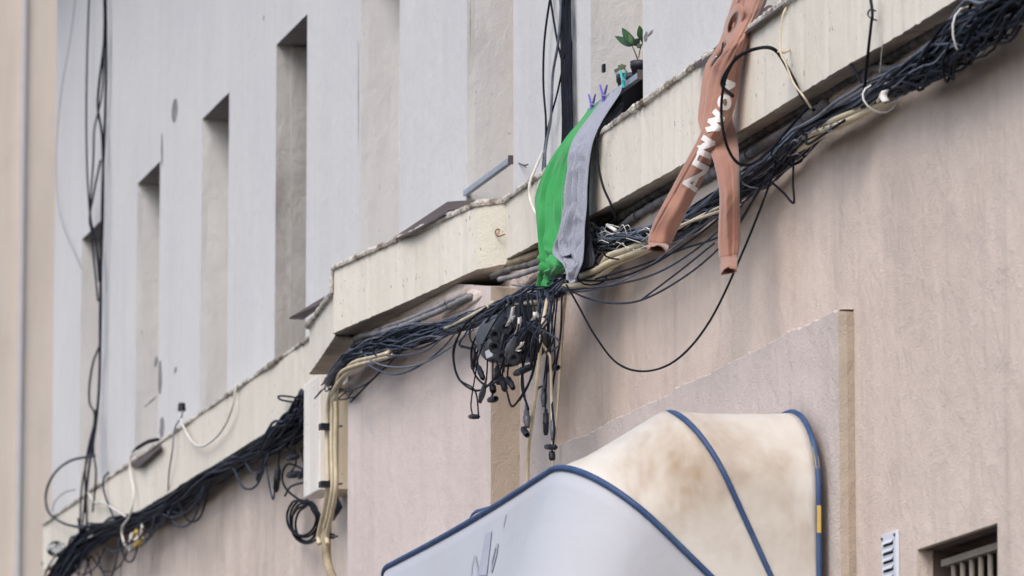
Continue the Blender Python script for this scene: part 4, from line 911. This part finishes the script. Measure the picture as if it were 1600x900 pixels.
# pocket with its opening
rows = []
for (sc, dy) in ((.25, .085), (.6, .06), (.85, .03), (1.0, .008), (1.08, .003), (1.25, .008), (1.5, .022), (1.8, .05)):
    rows.append([at(1146 + 8 * sc * math.cos(2 * math.pi * k / 28) - 5 * sc * math.sin(2 * math.pi * k / 28), 39 + 19 * sc * math.sin(2 * math.pi * k / 28), -.15) + FW * (dy - .056 + .012 * math.cos(2 * math.pi * k / 28 * 2 + 1)) for k in range(28)])
MB().grid(rows, True).build('pocket', M['terra'], JO, True)
MB().tube(cr([at(1112, 102, -.255), at(1119, 92, -.26), at(1127, 82, -.255), at(1130, 66, -.25)], 6), .0035, 6).build('seam', M['navy'], JO, True)
MB().tube([at(1113, 94, -.262), at(1119, 88, -.262)], .0028, 6).build('tag', M['print'], JO)
# lettering pressed onto the leg
me = o1.data; bv = BVHTree.FromPolygons([v.co.copy() for v in me.vertices], [tuple(p.vertices) for p in me.polygons])
def on_surf(u, v, bvh, off=.003, org=Vector((0, 0, 0))):
    d = ray(u, v).normalized(); h = bvh.ray_cast(EYE - org, d)
    if h[0] is None: return None
    n = h[1] if h[1].dot(d) < 0 else -h[1]
    return h[0] + n * off + org
def stroke(mb, pts, hw, bvh, off=.003, org=Vector((0, 0, 0)), cross=5):
    for (a, b_) in zip(pts[:-1], pts[1:]):
        a = Vector(a); b_ = Vector(b_); d = (b_ - a); L = d.length; d.normalize(); nrm = Vector((-d.y, d.x)); a = a - d * hw * .6; b_ = b_ + d * hw * .6
        n = max(3, int(L / 2)); rows = []
        for i in range(n + 1):
            p = a.lerp(b_, i / n); row = [on_surf(p.x + nrm.x * hw * (2 * k / cross - 1), p.y + nrm.y * hw * (2 * k / cross - 1), bvh, off, org) for k in range(cross + 1)]
            if any(x is None for x in row): continue
            rows.append(row)
        if len(rows) > 1: mb.grid(rows)
tx = MB(); gl = [([(1071, 285), (1088, 297)], 4.0), ([(1072, 285), (1100, 268)], 3.4), ([(1082, 291), (1089, 277)], 2.6), ([(1087, 254), (1103, 263)], 5.0), ([(1093, 236), (1108, 243)], 5.0), ([(1088, 251), (1094, 238)], 1.8),
                 ([(1101, 216), (1112, 223), (1095, 231)], 4.6), ([(1107, 203), (1121, 200), (1111, 190), (1127, 186), (1118, 175)], 4.4), ([(1134, 127), (1144, 132), (1132, 139)], 4.3)]
ring = [(1132 + 6.5 * math.cos(2 * math.pi * k / 14), 160 + 9 * math.sin(2 * math.pi * k / 14)) for k in range(15)]
for i, (p, hw) in enumerate(gl): stroke(tx, p, hw * .95, bv, .0028 + .0002 * i)
stroke(tx, ring, 3.4, bv, .0028)
lo = tx.build('lettering', M['print'], JO)
lo.location = o1.location

# ------------------------------------------------------------------ plants on the sill
def pot(u0, u1, vt, vb, y, taper, label, lab2):
    c = at((u0 + u1) / 2, vt, y); r = (u1 - u0) / 2 / 430; zb = at((u0 + u1) / 2, vb, y).z
    t = thing('potted_plant', (c.x, c.y, zb), label, 'potted plant')
    prof = [(0, .001), (0, r * taper), (c.z - zb - .025, r * .97), (c.z - zb - .025, r * 1.04), (c.z - zb, r * 1.06), (c.z - zb, r * .95), (c.z - zb - .03, r * .93)]
    MB().grid(lathe(prof, Vector((c.x, c.y, zb)), Vector((0, 0, 1)), 28), True).build('pot', M['pot'], t, True)
    s = MB().grid(lathe([(0, .0), (0, r * .93)], Vector((c.x, c.y, c.z - .02)), Vector((0, 0, 1)), 20), True); s.build('soil', M['soil'], t)
    return t, c
def leaf(a, b_, wd, droop, mat, t, n=8, tilt=0.0):
    a = Vector(a); b_ = Vector(b_); d = b_ - a; L = d.length; side = d.cross(FW).normalized() * math.cos(tilt) + FW * math.sin(tilt); rows = []
    for i in range(n + 1):
        s = i / n; wv = wd * (math.sin(math.pi * s ** .8) ** .8) * (1 - .25 * s) + .0005
        c = a + d * s + Vector((0, 0, -droop * s * s))
        rows.append([c + side * wv * q + Vector((0, 0, 0)) + FW * (-.25 * wv * (1 - abs(q))) for q in (-1, -.5, 0, .5, 1)])
    o = MB().grid(rows).build('leaf', mat, t, True); m = o.modifiers.new('thick', 'SOLIDIFY'); m.thickness = .0012
big, cb = pot(963, 1018, 118, 192, .12, .82, 'large dark pot with a drooping olive leaf behind the drying bar', '')
MB().tube(cr([at(979, 115, .11), at(975, 106, .11), at(966, 103, .10)], 5), .0028, 6).build('stem', M['stem'], big, True)
leaf(at(972, 107, .10), at(952, 113, .09), .0065, .0, M['leaf2'], big); leaf(at(966, 106, .10), at(979, 103, .09), .012, .0, M['leaf2'], big)
sm, c2 = pot(985, 1014, 96, 122, .06, .72, 'small dark pot with a glossy green seedling beside the window edge', '')
st = cr([at(998, 97, .06), at(993, 84, .06), at(988, 72, .06)], 6); MB().tube(st, [.0035 - .0015 * i / (len(st) - 1) for i in range(len(st))], 6).build('stem', M['stem'], sm, True)
MB().tube(cr([at(998, 90, .06), at(1000, 78, .06), at(1004, 66, .06)], 5), .002, 6).build('stem', M['stem'], sm, True)
for a, b_, wd, tl in [((989, 72), (961, 55), .016, .1), ((989, 71), (972, 42), .018, -.1), ((990, 71), (1000, 58), .015, .3), ((988, 70), (982, 50), .016, .2), ((1002, 62), (999, 38), .014, .2), ((1003, 66), (1012, 50), .014, 0), ((1001, 75), (996, 67), .010, 0), ((992, 68), (974, 60), .012, .5), ((1004, 70), (1014, 66), .012, .2)]:
    leaf(at(*a, .06), at(*b_, .05), wd, .004, M['leaf'], sm, tilt=tl)

# ------------------------------------------------------------------ awning
AX1 = -16.70; ALEN = 3.38; HY, HZ = -.13, 2.95
AW = thing('awning', (AX1 - ALEN / 2, HY, HZ), 'cream and white domed awning with blue piping over the pink wall', 'awning')
hoops = [(-.125, 3.85, .30), (-.545, 3.84, .30, .055), (-.885, 3.655, .34), (-1.16, 2.93, .3)]
def hoop(hy, hz, r, droop=.085):
    d = Vector((0, hy - HY, hz - HZ)); Rr = d.length; d.normalize(); P = []
    def pt(a, b_): return Vector((AX1 - a, HY, HZ)) + d * b_ - Vector((0, 0, droop * a / ALEN))
    for i in range(14): P.append(pt(.0 + .0 * i, (Rr - r) * i / 14 ))
    for i in range(13):
        an = math.pi / 2 * i / 12; P.append(pt(r * 1.25 * (1 - math.cos(an)), Rr - r + r * math.sin(an)))
    for i in range(1, 40): P.append(pt(r * 1.25 + (ALEN - 2.5 * r) * i / 40, Rr - .012 * math.sin(math.pi * i / 40)))
    for i in range(13):
        an = math.pi / 2 * (12 - i) / 12; P.append(pt(ALEN - r * 1.25 * (1 - math.cos(an)), Rr - r + r * math.sin(an)))
    for i in range(13, -1, -1): P.append(pt(ALEN, (Rr - r) * i / 14))
    return P
HP = [hoop(*h) for h in hoops]
def pane(a, b_, sag, mat, name, m=12):
    rows = []
    for i in range(m + 1):
        s = i / m; row = []
        for p, q in zip(a, b_):
            c = p.lerp(q, s); inw = (Vector((AX1 - ALEN / 2, HY, HZ)) - c); inw = Vector((inw.x * .25, inw.y, inw.z)).normalized()
            wr = .007 * noise.noise(Vector((c.x * 3, c.y * 5, c.z * 6))) + .004 * (abs(noise.noise(Vector((c.x * 5, (c.y + c.z) * 9, 3)))) - .3)
            k = math.sin(math.pi * s)
            row.append(c + inw * sag * k * min(1, (c - Vector((c.x, HY, HZ))).length * 1.3) + inw * wr * k)
        rows.append(row)
    o = MB().grid(rows).build(name, mat, AW, True); mm = o.modifiers.new('thick', 'SOLIDIFY'); mm.thickness = .002; return o
pane(HP[0], HP[1], .008, M['canopy'], 'side_panel'); pane(HP[1], HP[2], .012, M['canopy'], 'side_panel')
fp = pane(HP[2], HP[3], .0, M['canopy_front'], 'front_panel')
for k, P in enumerate(HP):
    offs = [p + (p - Vector((AX1 - ALEN / 2, HY, HZ))).normalized() * .004 for p in P]
    if k == 1: offs = [q + Vector((0, .020, -.014)) * max(0, min(1, (i - 22) / 5)) * max(0, min(1, (66 - i) / 6)) for i, q in enumerate(offs)]
    MB().tube(offs, .0092 if k != 2 else .0105, 8).build('piping', M['piping'], AW, True)
rows = [[p for p in HP[3][14:-14]], [p + Vector((0, .01, -.16)) for p in HP[3][14:-14]]]
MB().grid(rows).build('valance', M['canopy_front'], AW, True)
me = fp.data; bv2 = BVHTree.FromPolygons([v.co.copy() for v in me.vertices], [tuple(p.vertices) for p in me.polygons])
org = Vector((0, 0, 0))
dm = MB()
def poly_strip(mb, L, Rr_, bvh, off, n=12):
    rows = []
    for i in range(n + 1):
        t = i / n; a = Vector(L[0]).lerp(Vector(L[1]), t); b_ = Vector(Rr_[0]).lerp(Vector(Rr_[1]), t)
        row = [on_surf(*(a.lerp(b_, k / 5)), bvh, off) for k in range(6)]
        if any(x is None for x in row): continue
        rows.append(row)
    if len(rows) > 1: mb.grid(rows)
poly_strip(dm, ((760, 835), (748, 900)), ((770, 830), (762, 900)), bv2, .004)
poly_strip(dm, ((743, 869), (748, 905)), ((745, 868), (752, 905)), bv2, .0046)
stroke(dm, [(743, 868), (739, 884), (737.5, 905)], .45, bv2, .0044, cross=2)
stroke(dm, [(779, 850), (777, 867), (770, 893), (769, 893), (770, 878), (775, 858), (779, 850)], .9, bv2, .0042, cross=2)
stroke(dm, [(792, 804), (788, 823)], .5, bv2, .0042, cross=2)
do = dm.build('emblem', M['decal'], AW); do.location = fp.location
# worn yellow patches on the wall hoop piping
me0 = MB()
for (i0, i1) in ((16, 18), (11, 13)):
    seg = HP[0][i0:i1 + 1]
    rows = [[p + Vector((.0, -.0105, 0)) + RT * q * .004 + Vector((.004, -.001, 0)) for q in (-1, 0, 1)] for p in seg]
    rows = [[p + (-FW) * .013 + RT * q for q in (-.006, 0, .007)] for p in seg]
    me0.grid(rows)
me0.build('worn_patch', M['yellow'], AW)

# ------------------------------------------------------------------ louvre vent on the wall
VT = thing('louvre_vent', (-16.2, YL, 3.1), 'narrow white louvred vent plate on the pink wall beside the barred window', 'vent')
vx0, vx1, vz1, vz0 = -16.275, -16.12, 3.372, 2.95
bevel(MB().box(vx0, vx1, YL - .012, YL - .001, vz0, vz1).build('plate', M['vent'], VT), .002)
z = vz1 - .035; sm_ = MB(); lv = MB()
while z > vz0 + .03:
    sm_.box(vx0 + .025, vx1 - .03, YL - .0135, YL - .0121, z - .0055, z)
    lv.add([(vx0 + .022, YL - .0122, z + .012), (vx1 - .028, YL - .0122, z + .012), (vx1 - .028, YL - .020, z + .001), (vx0 + .022, YL - .020, z + .001)], [(0, 1, 2, 3)])
    z -= .0262
sm_.build('slot', M['opening_dark'], VT); lv.build('louvre', M['vent'], VT)  # slots are dark strips that imitate shaded gaps
for (x, zz) in ((vx0 + .012, vz1 - .014), (vx1 - .012, vz1 - .014)): MB().tube([Vector((x, YL - .0125, zz)), Vector((x, YL - .016, zz))], .005, 8).build('screw', M['slate'], VT)
# bare brick chip on the cornice
tag(MB().box(-16.98, -16.90, -.165, -.12, 5.182, 5.205).build('brick_chip', M['brick']), 'orange brick chip on the cornice where the cream cord is tied', 'brick')
